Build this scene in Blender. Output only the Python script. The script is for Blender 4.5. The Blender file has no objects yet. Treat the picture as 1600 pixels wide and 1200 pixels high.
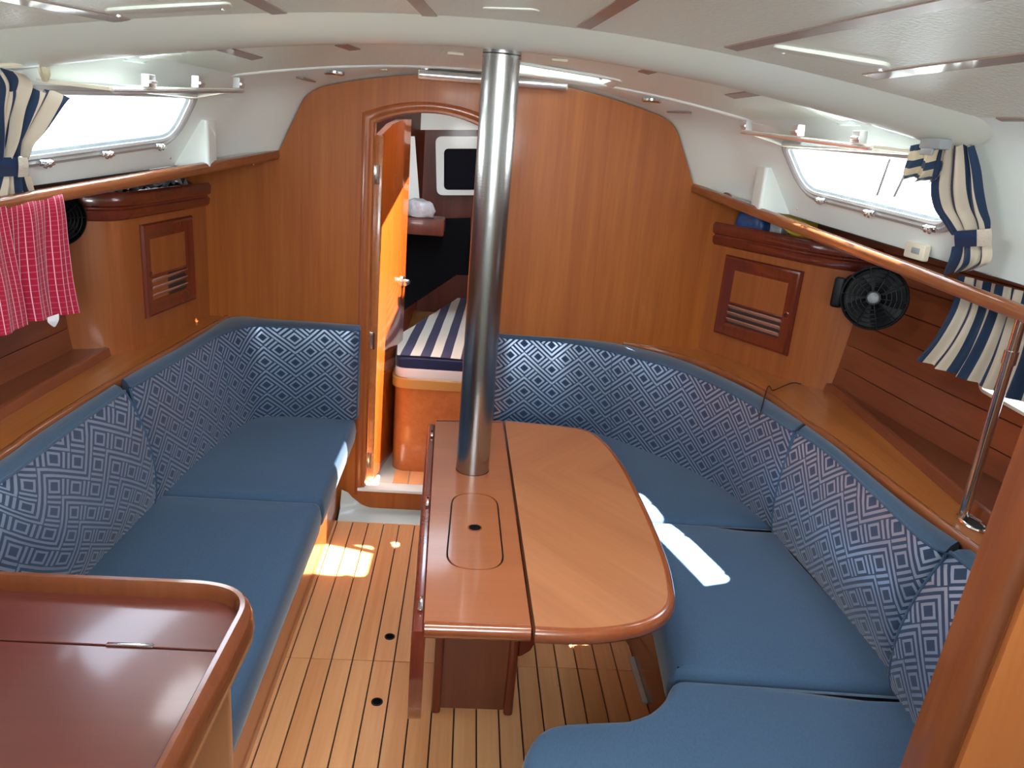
import bpy, bmesh, math, random
from mathutils import Vector, Matrix
from mathutils.geometry import delaunay_2d_cdt
random.seed(7)
S = bpy.context.scene
COL = S.collection
V = Vector
PI = math.pi

# ------------------------------------------------------------------ camera
F_PX = 1210.0
_d = V((-320, 3750, 1210)).normalized()                  # image direction of straight down
_fx = -58.0
_fy = -((_fx*-320) + 1210.0*1210.0)/3750.0
_u = V((_fx, _fy, 1210)).normalized()                    # image direction of forward
_x = _d.cross(_u)                                        # image direction of starboard
EYE = V((0, 0, 1.70))
def ray(px, py):
    r = V(((px-800)/F_PX, (py-600)/F_PX, 1.0))
    return V((r.dot(_x), r.dot(_u), -r.dot(_d)))
def PX(px, py, v): r = ray(px, py); return EYE + r*((v-EYE.x)/r.x)
def PY(px, py, v): r = ray(px, py); return EYE + r*((v-EYE.y)/r.y)
def PZ(px, py, v): r = ray(px, py); return EYE + r*((v-EYE.z)/r.z)
def PP(px, py, p0, n):
    r = ray(px, py); n = V(n); return EYE + r*((V(p0)-EYE).dot(n)/r.dot(n))
cam = bpy.data.cameras.new('camera'); camo = bpy.data.objects.new('camera', cam); COL.objects.link(camo)
cam.sensor_fit = 'HORIZONTAL'; cam.sensor_width = 36; cam.lens = F_PX/1600*36; cam.clip_start = .02
R3 = Matrix(((_x.x, -_x.y, -_x.z), (_u.x, -_u.y, -_u.z), (-_d.x, _d.y, _d.z)))
camo.matrix_world = Matrix.Translation(EYE) @ R3.to_4x4()
S.camera = camo

# ------------------------------------------------------------------ sky, sun, exposure
SUN_DIR = V((-.38, -.05, -1.0))
SUN_POWER = 80.0
SKY_STRENGTH = 12.0
S.view_settings.view_transform = 'Standard'; S.view_settings.look = 'None'
S.view_settings.exposure = 0.25; S.view_settings.gamma = 1.0
S.view_settings.use_curve_mapping = False
W = bpy.data.worlds.new('world'); S.world = W; W.use_nodes = True
nt = W.node_tree; bg = nt.nodes['Background']
tc = nt.nodes.new('ShaderNodeTexCoord'); sp = nt.nodes.new('ShaderNodeSeparateXYZ')
rp = nt.nodes.new('ShaderNodeValToRGB')
nt.links.new(tc.outputs['Generated'], sp.inputs[0]); nt.links.new(sp.outputs[2], rp.inputs[0])
rp.color_ramp.elements[0].position = 0.0; rp.color_ramp.elements[0].color = (.86, .90, .95, 1)
rp.color_ramp.elements[1].position = .8; rp.color_ramp.elements[1].color = (.62, .78, 1.0, 1)
nt.links.new(rp.outputs[0], bg.inputs[0]); bg.inputs[1].default_value = SKY_STRENGTH
sl = bpy.data.lights.new('sun', 'SUN'); sl.energy = SUN_POWER; sl.angle = .009; sl.color = (1, .95, .86)
so = bpy.data.objects.new('sun', sl); COL.objects.link(so)
so.rotation_euler = SUN_DIR.to_track_quat('-Z', 'Y').to_euler()
def area(name, loc, dirv, sx, sy, power, color=(1, 1, 1), portal=False):
    l = bpy.data.lights.new(name, 'AREA'); l.shape = 'RECTANGLE'; l.size = sx; l.size_y = sy
    l.energy = power; l.color = color
    o = bpy.data.objects.new(name, l); COL.objects.link(o); o.location = loc
    o.rotation_euler = V(dirv).to_track_quat('-Z', 'Y').to_euler()
    if portal: l.cycles.is_portal = True
    return o
# daylight coming down the companionway behind the camera
area('companionway_daylight', (0.05, -.56, 1.64), (0, 1, .55), .66, .34, 20, (.93, .97, 1.0))
# added overhead fill lamp aft of the beam; the ceiling has no opening there
area('overhead_fill', (0.05, 1.19, 1.905), (0, .12, -1), .52, .30, 12.5, (.95, .98, 1.0))
area('portal_starboard', (1.20, 2.3, 1.66), (-1, 0, .15), .66, .16, 1, portal=True)
area('portal_port', (-1.08, 2.3, 1.66), (1, 0, .15), .66, .16, 1, portal=True)

# ------------------------------------------------------------------ materials
def lin(c): return tuple(((x/255)/12.92 if x/255 <= .04045 else ((x/255+.055)/1.055)**2.4) for x in c)
def newmat(name):
    m = bpy.data.materials.new(name); m.use_nodes = True
    return m, m.node_tree, m.node_tree.nodes['Principled BSDF']
def N(nt, t, **k):
    n = nt.nodes.new('ShaderNode'+t)
    for a, b in k.items(): setattr(n, a, b)
    return n
def math_(nt, op, a, b=None, c=None):
    n = N(nt, 'Math', operation=op)
    for i, v in enumerate((a, b, c)):
        if v is None: continue
        if isinstance(v, (int, float)): n.inputs[i].default_value = v
        else: nt.links.new(v, n.inputs[i])
    return n.outputs[0]
def plain(name, col, rough=.5, metal=0, coat=0, bump=0, bscale=200, spec=.5, var=0, alpha=None, trans=0, sheen=0):
    m, nt, b = newmat(name)
    b.inputs['Base Color'].default_value = (*col, 1); b.inputs['Roughness'].default_value = rough
    b.inputs['Metallic'].default_value = metal; b.inputs['Coat Weight'].default_value = coat
    b.inputs['Coat Roughness'].default_value = .08; b.inputs['Specular IOR Level'].default_value = spec
    b.inputs['Transmission Weight'].default_value = trans; b.inputs['Sheen Weight'].default_value = sheen
    if bump or var:
        tc = N(nt, 'TexCoord'); no = N(nt, 'TexNoise'); no.inputs['Scale'].default_value = bscale; no.inputs['Detail'].default_value = 3
        nt.links.new(tc.outputs['Object'], no.inputs[0])
        if bump:
            bp = N(nt, 'Bump'); bp.inputs['Strength'].default_value = bump; bp.inputs['Distance'].default_value = .002
            nt.links.new(no.outputs[0], bp.inputs['Height']); nt.links.new(bp.outputs[0], b.inputs['Normal'])
        if var:
            mx = N(nt, 'Mix', data_type='RGBA'); mx.inputs[6].default_value = (*[c*(1-var) for c in col], 1)
            mx.inputs[7].default_value = (*[min(1, c*(1+var)) for c in col], 1)
            nt.links.new(no.outputs[0], mx.inputs[0]); nt.links.new(mx.outputs[2], b.inputs['Base Color'])
    return m
def wood(name, c1, c2, grain='Z', rough=.3, coat=.5, scale=1.0, chevron=None, contrast=1.0, perobj=0):
    """varnished veneer: long streaks along the grain axis"""
    m, nt, b = newmat(name); L = nt.links.new
    g = N(nt, 'NewGeometry'); pos = g.outputs['Position']
    if chevron:
        s = N(nt, 'SeparateXYZ'); L(pos, s.inputs[0])
        ay = math_(nt, 'ABSOLUTE', math_(nt, 'SUBTRACT', s.outputs[1], chevron))
        c = N(nt, 'CombineXYZ'); L(s.outputs[0], c.inputs[0]); L(ay, c.inputs[1]); L(s.outputs[2], c.inputs[2])
        mp0 = N(nt, 'Mapping'); mp0.inputs['Rotation'].default_value = (0, 0, math.radians(38)); L(c.outputs[0], mp0.inputs[0]); pos = mp0.outputs[0]
    mp = N(nt, 'Mapping'); sc = {'X': (1, 22, 22), 'Y': (22, 1, 22), 'Z': (22, 22, 1)}[grain]
    mp.inputs['Scale'].default_value = [v*scale for v in sc]; L(pos, mp.inputs[0])
    vec = mp.outputs[0]
    if perobj:
        oi = N(nt, 'ObjectInfo'); ad = N(nt, 'VectorMath', operation='ADD'); cb = N(nt, 'CombineXYZ')
        k = math_(nt, 'MULTIPLY', oi.outputs['Random'], 37.0)
        L(k, cb.inputs[0]); L(k, cb.inputs[1]); L(k, cb.inputs[2]); L(vec, ad.inputs[0]); L(cb.outputs[0], ad.inputs[1]); vec = ad.outputs[0]
    n1 = N(nt, 'TexNoise'); n1.inputs['Scale'].default_value = 1.0; n1.inputs['Detail'].default_value = 5; n1.inputs['Distortion'].default_value = .6; L(vec, n1.inputs[0])
    n2 = N(nt, 'TexNoise'); n2.inputs['Scale'].default_value = 5.0; n2.inputs['Detail'].default_value = 6; L(vec, n2.inputs[0])
    f = math_(nt, 'ADD', math_(nt, 'MULTIPLY', n1.outputs[0], .65), math_(nt, 'MULTIPLY', n2.outputs[0], .35))
    f = math_(nt, 'ADD', math_(nt, 'MULTIPLY', math_(nt, 'SUBTRACT', f, .5), 2.6*contrast), .5)
    if perobj: f = math_(nt, 'ADD', f, math_(nt, 'MULTIPLY', math_(nt, 'SUBTRACT', oi.outputs['Random'], .5), perobj))
    cl = N(nt, 'Clamp'); L(f, cl.inputs[0])
    mx = N(nt, 'Mix', data_type='RGBA'); mx.inputs[6].default_value = (*c1, 1); mx.inputs[7].default_value = (*c2, 1)
    L(cl.outputs[0], mx.inputs[0]); L(mx.outputs[2], b.inputs['Base Color'])
    b.inputs['Roughness'].default_value = rough; b.inputs['Coat Weight'].default_value = coat; b.inputs['Coat Roughness'].default_value = .1; b.inputs['Specular IOR Level'].default_value = .35
    bp = N(nt, 'Bump'); bp.inputs['Strength'].default_value = .08; bp.inputs['Distance'].default_value = .001
    L(n2.outputs[0], bp.inputs['Height']); L(bp.outputs[0], b.inputs['Normal'])
    return m
M = {}
M['slatm'] = wood('slat_window_sheen', lin((168, 112, 94)), lin((192, 138, 120)), 'Y', .25, .8, contrast=.6)  # window reflection on the slats put into a paler wood tone
M['casing'] = wood('casing_varnish', lin((140, 70, 34)), lin((170, 96, 52)), 'Z', .25, .5, contrast=.6)
M['part'] = wood('partition_veneer', lin((176, 98, 48)), lin((196, 120, 66)), 'Z', .55, .0, contrast=.6)
M['parte'] = wood('partition_edge', lin((100, 50, 28)), lin((126, 70, 40)), 'Z', .25, .7, contrast=.6)
M['bulk'] = wood('bulkhead_veneer', lin((146, 72, 20)), lin((174, 100, 38)), 'Z', .42, .12, contrast=.75)
M['locker'] = wood('locker_veneer', lin((136, 72, 34)), lin((168, 98, 50)), 'Z', .38, .2, contrast=.7)
M['hull'] = wood('hull_planking_veneer', lin((104, 54, 34)), lin((134, 74, 48)), 'Y', .35, .35, .8, contrast=.7, perobj=.5)
M['shelf'] = wood('shelf_veneer', lin((150, 84, 38)), lin((188, 118, 60)), 'Y', .3, .5, contrast=.7)
M['mahog'] = wood('dark_mahogany', lin((88, 34, 22)), lin((124, 52, 32)), 'Z', .22, .8, contrast=.7)
M['mahogh'] = wood('mahogany_moulding', lin((104, 42, 24)), lin((144, 68, 38)), 'Y', .2, .8, contrast=.7)
M['rail'] = wood('handrail_varnish', lin((122, 66, 38)), lin((152, 92, 56)), 'Y', .2, .8, contrast=.7)
M['table'] = wood('table_top_veneer', lin((148, 90, 56)), lin((176, 116, 76)), 'Y', .36, .25, .6, chevron=2.235, contrast=.7)
M['tablex'] = wood('table_centre_veneer', lin((138, 78, 44)), lin((160, 94, 56)), 'X', .34, .3, .6, contrast=.6)
M['tedge'] = wood('table_edge_lipping', lin((120, 58, 30)), lin((150, 80, 44)), 'Y', .18, .9, contrast=.6)
M['ped'] = wood('pedestal_veneer', lin((104, 54, 34)), lin((128, 70, 44)), 'Z', .35, .3, contrast=.6)
M['settee'] = wood('settee_front_veneer', lin((170, 92, 42)), lin((204, 126, 66)), 'Y', .28, .6, contrast=.6)
M['teak'] = wood('teak_plank', lin((222, 152, 96)), lin((242, 182, 126)), 'Y', .42, .15, .9, contrast=.8, perobj=.5)
M['door'] = wood('door_veneer', lin((150, 62, 16)), lin((176, 84, 28)), 'Z', .2, .8, contrast=.7)
M['chart'] = wood('chart_table_veneer', lin((80, 36, 28)), lin((104, 50, 38)), 'X', .3, .4, .6, contrast=.6)
M['white'] = plain('white_gelcoat', lin((236, 245, 239)), .4, coat=.15)
M['vinyl'] = plain('textured_white_headliner', lin((236, 244, 230)), .36, bump=1.0, bscale=110)
M['beam'] = plain('satin_white_moulding', lin((212, 216, 203)), .35, coat=.15)
M['pan'] = plain('pale_grey_gelcoat', lin((200, 212, 206)), .3, coat=.3)
M['batten'] = plain('grey_brown_batten', lin((148, 126, 116)), .35, coat=.3)
M['caulk'] = plain('black_caulking', lin((52, 40, 34)), .7)
M['black'] = plain('black_plastic', lin((11, 14, 17)), .5, spec=.25)
M['blackr'] = plain('black_rubber', lin((10, 10, 11)), .6)
M['chrome'] = plain('polished_stainless', (.75, .75, .75), .16, 1)
M['alu'] = plain('satin_aluminium', (.80, .81, .83), .3, .85)
M['framem'] = plain('grey_anodised_frame', (.50, .50, .49), .38, .35)
M['hubm'] = plain('grey_fan_badge', lin((120, 124, 128)), .35)
M['ivory'] = plain('ivory_plastic', lin((228, 220, 198)), .4)
M['grayp'] = plain('grey_plastic', lin((150, 158, 160)), .4)
M['yellow'] = plain('yellow_fabric', lin((226, 190, 40)), .7, var=.1, bscale=60)
M['bluep'] = plain('blue_print_packet', lin((38, 72, 128)), .35, var=.7, bscale=90)
M['greyp'] = plain('pale_plastic_packet', lin((176, 184, 186)), .3, var=.25, bscale=70)
M['foil'] = plain('crumpled_clear_plastic', lin((172, 172, 172)), .18, bump=1.0, bscale=45, var=.4)
M['wire'] = plain('black_wire', (.008, .008, .01), .4)
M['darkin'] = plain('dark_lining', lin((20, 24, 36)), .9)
M['mattblack'] = plain('matt_black', lin((9, 10, 13)), .95, spec=.1)
M['darkwood'] = wood('dark_mahogany_panel', lin((78, 34, 24)), lin((104, 48, 32)), 'Z', .4, .2)  # darker mahogany for the forward cabin panels
M['deck'] = plain('white_side_deck', lin((236, 236, 232)), .6)
M['tag'] = plain('white_label', lin((225, 225, 228)), .7)
M['tiecord'] = plain('cream_gather_tape', lin((206, 198, 168)), .8)
# brushed steel
m, nt, b = newmat('brushed_steel'); M['steel'] = m
b.inputs['Metallic'].default_value = 1; b.inputs['Base Color'].default_value = (.40, .40, .395, 1); b.inputs['Roughness'].default_value = .25
b.inputs['Anisotropic'].default_value = .6
tc = N(nt, 'TexCoord'); mp = N(nt, 'Mapping'); mp.inputs['Scale'].default_value = (6, 6, 400); no = N(nt, 'TexNoise'); no.inputs['Scale'].default_value = 1
nt.links.new(tc.outputs['Object'], mp.inputs[0]); nt.links.new(mp.outputs[0], no.inputs[0])
bp = N(nt, 'Bump'); bp.inputs['Strength'].default_value = .12; bp.inputs['Distance'].default_value = .0006
nt.links.new(no.outputs[0], bp.inputs['Height']); nt.links.new(bp.outputs[0], b.inputs['Normal'])
# glass
def pane_mat(name, tint, refl=.06):
    m = bpy.data.materials.new(name); m.use_nodes = True; nt = m.node_tree; nt.nodes.remove(nt.nodes['Principled BSDF'])
    t_ = N(nt, 'BsdfTransparent'); t_.inputs[0].default_value = (*tint, 1); g_ = N(nt, 'BsdfGlossy'); g_.inputs['Roughness'].default_value = .03
    x_ = N(nt, 'MixShader'); x_.inputs[0].default_value = refl; nt.links.new(t_.outputs[0], x_.inputs[1]); nt.links.new(g_.outputs[0], x_.inputs[2])
    nt.links.new(x_.outputs[0], nt.nodes['Material Output'].inputs[0]); return m
M['glass'] = pane_mat('clear_pane', (.85, .88, .9), .12)
M['smoked'] = pane_mat('smoked_acrylic', (.60, .60, .58), .08)
# navy cloth
def cloth(name, c, var=.12):
    m, nt, b = newmat(name); L = nt.links.new
    g = N(nt, 'NewGeometry')
    w1 = N(nt, 'TexNoise'); w1.inputs['Scale'].default_value = 420; w1.inputs['Detail'].default_value = 2
    mp = N(nt, 'Mapping'); mp.inputs['Scale'].default_value = (1, .25, 1); L(g.outputs['Position'], mp.inputs[0]); L(mp.outputs[0], w1.inputs[0])
    mx = N(nt, 'Mix', data_type='RGBA'); mx.inputs[6].default_value = (*[x*(1-var*2) for x in c], 1); mx.inputs[7].default_value = (*[x*(1+var*2) for x in c], 1)
    L(w1.outputs[0], mx.inputs[0]); L(mx.outputs[2], b.inputs['Base Color'])
    b.inputs['Roughness'].default_value = .85; b.inputs['Sheen Weight'].default_value = .25; b.inputs['Sheen Roughness'].default_value = .4
    b.inputs['Specular IOR Level'].default_value = .2
    bp = N(nt, 'Bump'); bp.inputs['Strength'].default_value = .25; bp.inputs['Distance'].default_value = .0008
    L(w1.outputs[0], bp.inputs['Height']); L(bp.outputs[0], b.inputs['Normal'])
    return m
M['navy'] = cloth('navy_upholstery', lin((60, 83, 108)))
# woven maze pattern
def fret():
    m, nt, b = newmat('silver_maze_jacquard'); L = nt.links.new; A = lambda *a: math_(nt, *a)
    uv = N(nt, 'UVMap'); s = N(nt, 'SeparateXYZ'); L(uv.outputs[0], s.inputs[0])
    Wp, Hp = .123, .102
    x = A('DIVIDE', s.outputs[0], Wp); y = A('DIVIDE', s.outputs[1], Hp)
    fm = A('PINGPONG', x, 1.0)                                    # folded, 0..1
    w = A('FRACT', A('ADD', A('SUBTRACT', y, fm), 20.0)); q = A('FRACT', A('ADD', A('ADD', y, fm), 20.0))
    bb = A('ABSOLUTE', A('SUBTRACT', w, .5)); cc = A('ABSOLUTE', A('SUBTRACT', q, .5))
    def band(v, lo, hi): return A('MULTIPLY', A('GREATER_THAN', v, lo), A('LESS_THAN', v, hi))
    mxv = A('MAXIMUM', bb, cc)
    long_ = band(bb, .345, .447)
    inner = A('LESS_THAN', bb, .300)
    ring = band(mxv, .160, .250)
    short = band(cc, .345, .447)
    ins = A('MULTIPLY', inner, A('MAXIMUM', ring, A('MULTIPLY', short, A('LESS_THAN', bb, .300))))
    f = A('MAXIMUM', long_, ins)
    mx = N(nt, 'Mix', data_type='RGBA'); mx.inputs[6].default_value = (*lin((42, 60, 88)), 1); mx.inputs[7].default_value = (*lin((160, 176, 198)), 1)
    L(f, mx.inputs[0]); L(mx.outputs[2], b.inputs['Base Color'])
    L(A('SUBTRACT', .8, A('MULTIPLY', f, .38)), b.inputs['Roughness']); L(A('MULTIPLY', f, .7), b.inputs['Metallic'])
    b.inputs['Sheen Weight'].default_value = .2; b.inputs['Specular IOR Level'].default_value = .3
    bp = N(nt, 'Bump'); bp.inputs['Strength'].default_value = .3; bp.inputs['Distance'].default_value = .0006
    L(f, bp.inputs['Height']); L(bp.outputs[0], b.inputs['Normal'])
    return m
M['fret'] = fret()
def stripes(name, c1, c2, width, fr=.5, axis=0, rough=.85, lines=None):
    m, nt, b = newmat(name); L = nt.links.new; A = lambda *a: math_(nt, *a)
    uv = N(nt, 'UVMap'); s = N(nt, 'SeparateXYZ'); L(uv.outputs[0], s.inputs[0])
    f = A('LESS_THAN', A('FRACT', A('ADD', A('DIVIDE', s.outputs[axis], width), 10.0)), fr)
    if lines: f = A('MAXIMUM', f, A('MULTIPLY', A('LESS_THAN', A('FRACT', A('ADD', A('DIVIDE', s.outputs[1-axis], lines), 10.0)), .14), .16))
    mx = N(nt, 'Mix', data_type='RGBA'); mx.inputs[6].default_value = (*c1, 1); mx.inputs[7].default_value = (*c2, 1)
    L(f, mx.inputs[0]); L(mx.outputs[2], b.inputs['Base Color']); b.inputs['Roughness'].default_value = rough
    b.inputs['Sheen Weight'].default_value = .15; b.inputs['Specular IOR Level'].default_value = .2
    return m
M['curtain'] = stripes('navy_cream_stripe', lin((206, 194, 174)), lin((38, 56, 82)), .105)
M['mattress'] = stripes('navy_white_ticking', lin((205, 205, 190)), lin((34, 42, 74)), .094)
M['towel'] = stripes('red_towelling', lin((160, 22, 54)), lin((226, 176, 186)), .028, .10, lines=.014)
m, nt, b = newmat('tinted_window'); M['tint'] = m
b.inputs['Base Color'].default_value = (*lin((12, 15, 26)), 1); b.inputs['Roughness'].default_value = .6; b.inputs['Specular IOR Level'].default_value = .1

# ------------------------------------------------------------------ mesh helpers
class Bm:
    def __init__(s): s.bm = bmesh.new(); s.uv = None
    def uvl(s):
        if s.uv is None: s.uv = s.bm.loops.layers.uv.new('UVMap')
        return s.uv
    def face(s, pts):
        return s.bm.faces.new([s.bm.verts.new(p) for p in pts])
    def box(s, c, d, mtx=None, bev=0.0, seg=2):
        """box centre c, full size d, optional 3x3 orientation"""
        r = bmesh.ops.create_cube(s.bm, size=1.0); vs = r['verts']
        for v in vs: v.co = V((v.co.x*d[0], v.co.y*d[1], v.co.z*d[2]))
        if bev: 
            es = list({e for v in vs for e in v.link_edges})
            r2 = bmesh.ops.bevel(s.bm, geom=es, offset=bev, segments=seg, affect='EDGES', profile=.5)
            vs = list({v for v in r2['verts']} | {v for v in vs if v.is_valid})
        for v in vs:
            co = v.co.copy()
            if mtx is not None: co = mtx @ co
            v.co = co + V(c)
        return s
    def prism(s, pts, z0, z1, bev=0.0, seg=3, bottom=False, mtx=None):
        """plan outline extruded from z0 to z1, top (and bottom) edges rounded; mtx maps local to world"""
        n = len(pts)
        a = sum(pts[i][0]*pts[(i+1) % n][1]-pts[(i+1) % n][0]*pts[i][1] for i in range(n))
        if a < 0: pts = pts[::-1]
        lo = [s.bm.verts.new((p[0], p[1], z0)) for p in pts]; hi = [s.bm.verts.new((p[0], p[1], z1)) for p in pts]
        ft = s.bm.faces.new(hi); fb = s.bm.faces.new(lo[::-1]); sides = []
        for i in range(n):
            j = (i+1) % n; s.bm.faces.new((lo[i], lo[j], hi[j], hi[i]))
        vs = set(lo+hi)
        if bev:
            es = list(ft.edges) + (list(fb.edges) if bottom else [])
            r = bmesh.ops.bevel(s.bm, geom=es, offset=bev, segments=seg, affect='EDGES', profile=.5, clamp_overlap=True)
            vs = {v for v in vs if v.is_valid} | set(r['verts'])
        if mtx is not None:
            for v in vs: v.co = mtx @ v.co
        return s
    def tube(s, path, r, n=12, caps=True, scale=None):
        path = [V(p) for p in path]; rings = []
        ref = None
        for i, p in enumerate(path):
            t = (path[min(i+1, len(path)-1)]-path[max(i-1, 0)]).normalized()
            if ref is None: ref = V((0, 0, 1)) if abs(t.z) < .9 else V((1, 0, 0))
            a = t.cross(ref).normalized(); bb = a.cross(t).normalized(); 
            rr = r[i] if isinstance(r, (list, tuple)) else r
            sc = scale or (1, 1)
            rings.append([s.bm.verts.new(p + a*math.cos(2*PI*k/n)*rr*sc[0] + bb*math.sin(2*PI*k/n)*rr*sc[1]) for k in range(n)])
        for i in range(len(rings)-1):
            for k in range(n):
                j = (k+1) % n; s.bm.faces.new((rings[i][k], rings[i+1][k], rings[i+1][j], rings[i][j]))
        if caps: s.bm.faces.new(rings[0]); s.bm.faces.new(rings[-1][::-1])
        return s
    def lathe(s, c, prof, axis=(0, 0, 1), n=24):
        """prof list of (radius, height along axis)"""
        q = V(axis).normalized().to_track_quat('Z', 'Y'); rings = []
        for r, h in prof:
            rings.append([s.bm.verts.new(V(c)+q @ V((r*math.cos(2*PI*k/n), r*math.sin(2*PI*k/n), h))) for k in range(n)])
        for i in range(len(rings)-1):
            for k in range(n):
                j = (k+1) % n; s.bm.faces.new((rings[i][k], rings[i][j], rings[i+1][j], rings[i+1][k]))
        if prof[0][0] > 1e-4: s.bm.faces.new(rings[0][::-1])
        if prof[-1][0] > 1e-4: s.bm.faces.new(rings[-1])
        return s
    def grid(s, rows, uvs=None, keep=None, close=False):
        """rows: list of lists of points"""
        vv = [[s.bm.verts.new(p) for p in r] for r in rows]
        ul = s.uvl() if uvs else None
        for i in range(len(rows)-1):
            m = len(rows[i])
            for j in range(m if close else m-1):
                j2 = (j+1) % m
                if keep and not keep(i, j): continue
                f = s.bm.faces.new((vv[i][j], vv[i+1][j], vv[i+1][j2], vv[i][j2]))
                if uvs:
                    for lp, (a, b2) in zip(f.loops, ((i, j), (i+1, j), (i+1, j2), (i, j2))): lp[ul].uv = uvs[a][b2]
        return s
    def holed(s, outer, holes, fn, pts=()):
        """plan polygon with holes, triangulated; fn maps 2d to world"""
        vs = []; es = []
        for ring in [outer]+list(holes):
            b0 = len(vs); vs += [V((p[0], p[1])) for p in ring]; es += [(b0+i, b0+(i+1) % len(ring)) for i in range(len(ring))]
        vs += [V(p) for p in pts]
        ov, oe, of, *_ = delaunay_2d_cdt(vs, es, [], 0, 1e-5)
        def inside(p, ring):
            c = False; n = len(ring)
            for i in range(n):
                x1, y1 = ring[i][0], ring[i][1]; x2, y2 = ring[(i+1) % n][0], ring[(i+1) % n][1]
                if (y1 > p[1]) != (y2 > p[1]) and p[0] < (x2-x1)*(p[1]-y1)/(y2-y1)+x1: c = not c
            return c
        bv = [s.bm.verts.new(fn(v.x, v.y)) for v in ov]
        for f in of:
            cx = sum(ov[i].x for i in f)/3; cy = sum(ov[i].y for i in f)/3
            if inside((cx, cy), outer) and not any(inside((cx, cy), h) for h in holes):
                s.bm.faces.new([bv[i] for i in f])
        return s
    def solidify(s, th):
        g = s.bm.faces[:]; bmesh.ops.recalc_face_normals(s.bm, faces=g)
        bmesh.ops.solidify(s.bm, geom=g, thickness=th); return s
    def build(s, name, mat, parent=None, smooth=35, recalc=True, origin=None):
        if recalc: bmesh.ops.recalc_face_normals(s.bm, faces=s.bm.faces[:])
        me = bpy.data.meshes.new(name); 
        xs = [v.co for v in s.bm.verts]
        mn = V((min(c.x for c in xs), min(c.y for c in xs), min(c.z for c in xs))); mx_ = V((max(c.x for c in xs), max(c.y for c in xs), max(c.z for c in xs)))
        o0 = V(origin) if origin else V(((mn.x+mx_.x)/2, (mn.y+mx_.y)/2, mn.z))
        for v in s.bm.verts: v.co -= o0
        s.bm.to_mesh(me); s.bm.free()
        me.materials.append(M[mat] if isinstance(mat, str) else mat)
        if smooth:
            for p in me.polygons: p.use_smooth = True
            me.set_sharp_from_angle(angle=math.radians(smooth))
        o = bpy.data.objects.new(name, me); COL.objects.link(o)
        if parent:
            o.parent = parent; o.location = o0 - V(parent['wl'])
        else: o.location = o0
        o['wl'] = list(o0)
        return o
def thing(name, loc, label=None, cat=None, group=None):
    o = bpy.data.objects.new(name, None); COL.objects.link(o); o.location = loc; o['wl'] = list(loc); o.empty_display_size = .05
    return tag(o, label, cat, group)
def tag(o, label=None, cat=None, group=None, kind=None):
    if label: o['label'] = label
    if cat: o['category'] = cat
    if group: o['group'] = group
    if kind: o['kind'] = kind
    return o
def struct(o, label=None): o['kind'] = 'structure'; return tag(o, label)
def xf(o, u, v, w):
    """4x4 with columns u,v,w and origin o"""
    m = Matrix((u, v, w)).transposed().to_4x4(); m.translation = V(o); return m
def lerp(a, b, t): return V(a)*(1-t)+V(b)*t
def rounded(pts, r, n=6):
    """round polygon corners; r number or list"""
    out = []; m = len(pts)
    for i in range(m):
        p = V(pts[i][:2]); a = V(pts[i-1][:2]); b = V(pts[(i+1) % m][:2]); rr = r[i] if isinstance(r, (list, tuple)) else r
        if rr <= 0: out.append(tuple(p)); continue
        da = (a-p); db = (b-p); ra = min(rr, da.length*.48); rb = min(rr, db.length*.48)
        A_ = p+da.normalized()*ra; B_ = p+db.normalized()*rb
        for k in range(n+1):
            t = k/n; q = A_*(1-t)**2 + p*2*t*(1-t) + B_*t*t; out.append((q.x, q.y))
    return out
def smoothpath(P, n=6):
    P = [V(p) for p in P]; out = []
    for i in range(len(P)-1):
        p0 = P[max(i-1, 0)]; p1 = P[i]; p2 = P[i+1]; p3 = P[min(i+2, len(P)-1)]
        for k in range(n):
            t = k/n
            out.append(.5*((2*p1)+(-p0+p2)*t+(2*p0-5*p1+4*p2-p3)*t*t+(-p0+3*p1-3*p2+p3)*t**3))
    out.append(P[-1]); return out

# ------------------------------------------------------------------ hull form
CX = .07
def ease(t): t = max(0, min(1, t)); return .46*t+.54*t*t*(3-2*t) if t < 1 else 1
def hb(Y):
    if Y > 2.9: return 1.028+(.842-1.028)*ease((Y-2.9)/.37)
    return .942+.232*(3.27-Y)
def hc(Y):
    if Y > 2.9: return .844+(.725-.844)*ease((Y-2.9)/.37)
    return .89+.232*(2.7-Y)
def zb(Y): return 1.539-.059*(3.27-Y) + (.014*max(0, (Y-2.9)/.37))
def side(Y, z, sg, off=0.0):
    """point on the sloping white cabin side; off>0 moves inboard"""
    t = (z-zb(Y))/(1.80-zb(Y)); x = hb(Y)+(hc(Y)-hb(Y))*t
    n = V((-sg*.30, 0, -.0)) ; n = V((-sg*.86, 0, -.5)) if False else V((-sg, 0, -.55)).normalized()
    return V((CX+sg*x, Y, z)) + n*off
def profile(Y, ztop, n=10):
    """half frame from port foot over the top to the starboard foot"""
    h0, z0, h1, z1 = hb(Y), zb(Y), hc(Y), 1.80
    def camber(t): return z1+(ztop-z1)*(1-t*t)
    L = []
    for k in range(n): t = k/n*.86; L.append((h0+(h1-h0)*t, z0+(z1-z0)*t))
    a = V(L[-1]); b = V((h1, z1)); c = V((h1*.90, camber(.90)))
    for k in range(1, 8): t = k/7; q = a*(1-t)**2+b*2*t*(1-t)+c*t*t; L.append((q.x, q.y))
    for k in range(1, n+1): t = .90*(1-k/n); L.append((h1*t, camber(t)))
    left = [V((CX-x, Y, z)) for x, z in L]; right = [V((CX+x, Y, z)) for x, z in L[:-1]][::-1]
    return left+right
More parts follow.
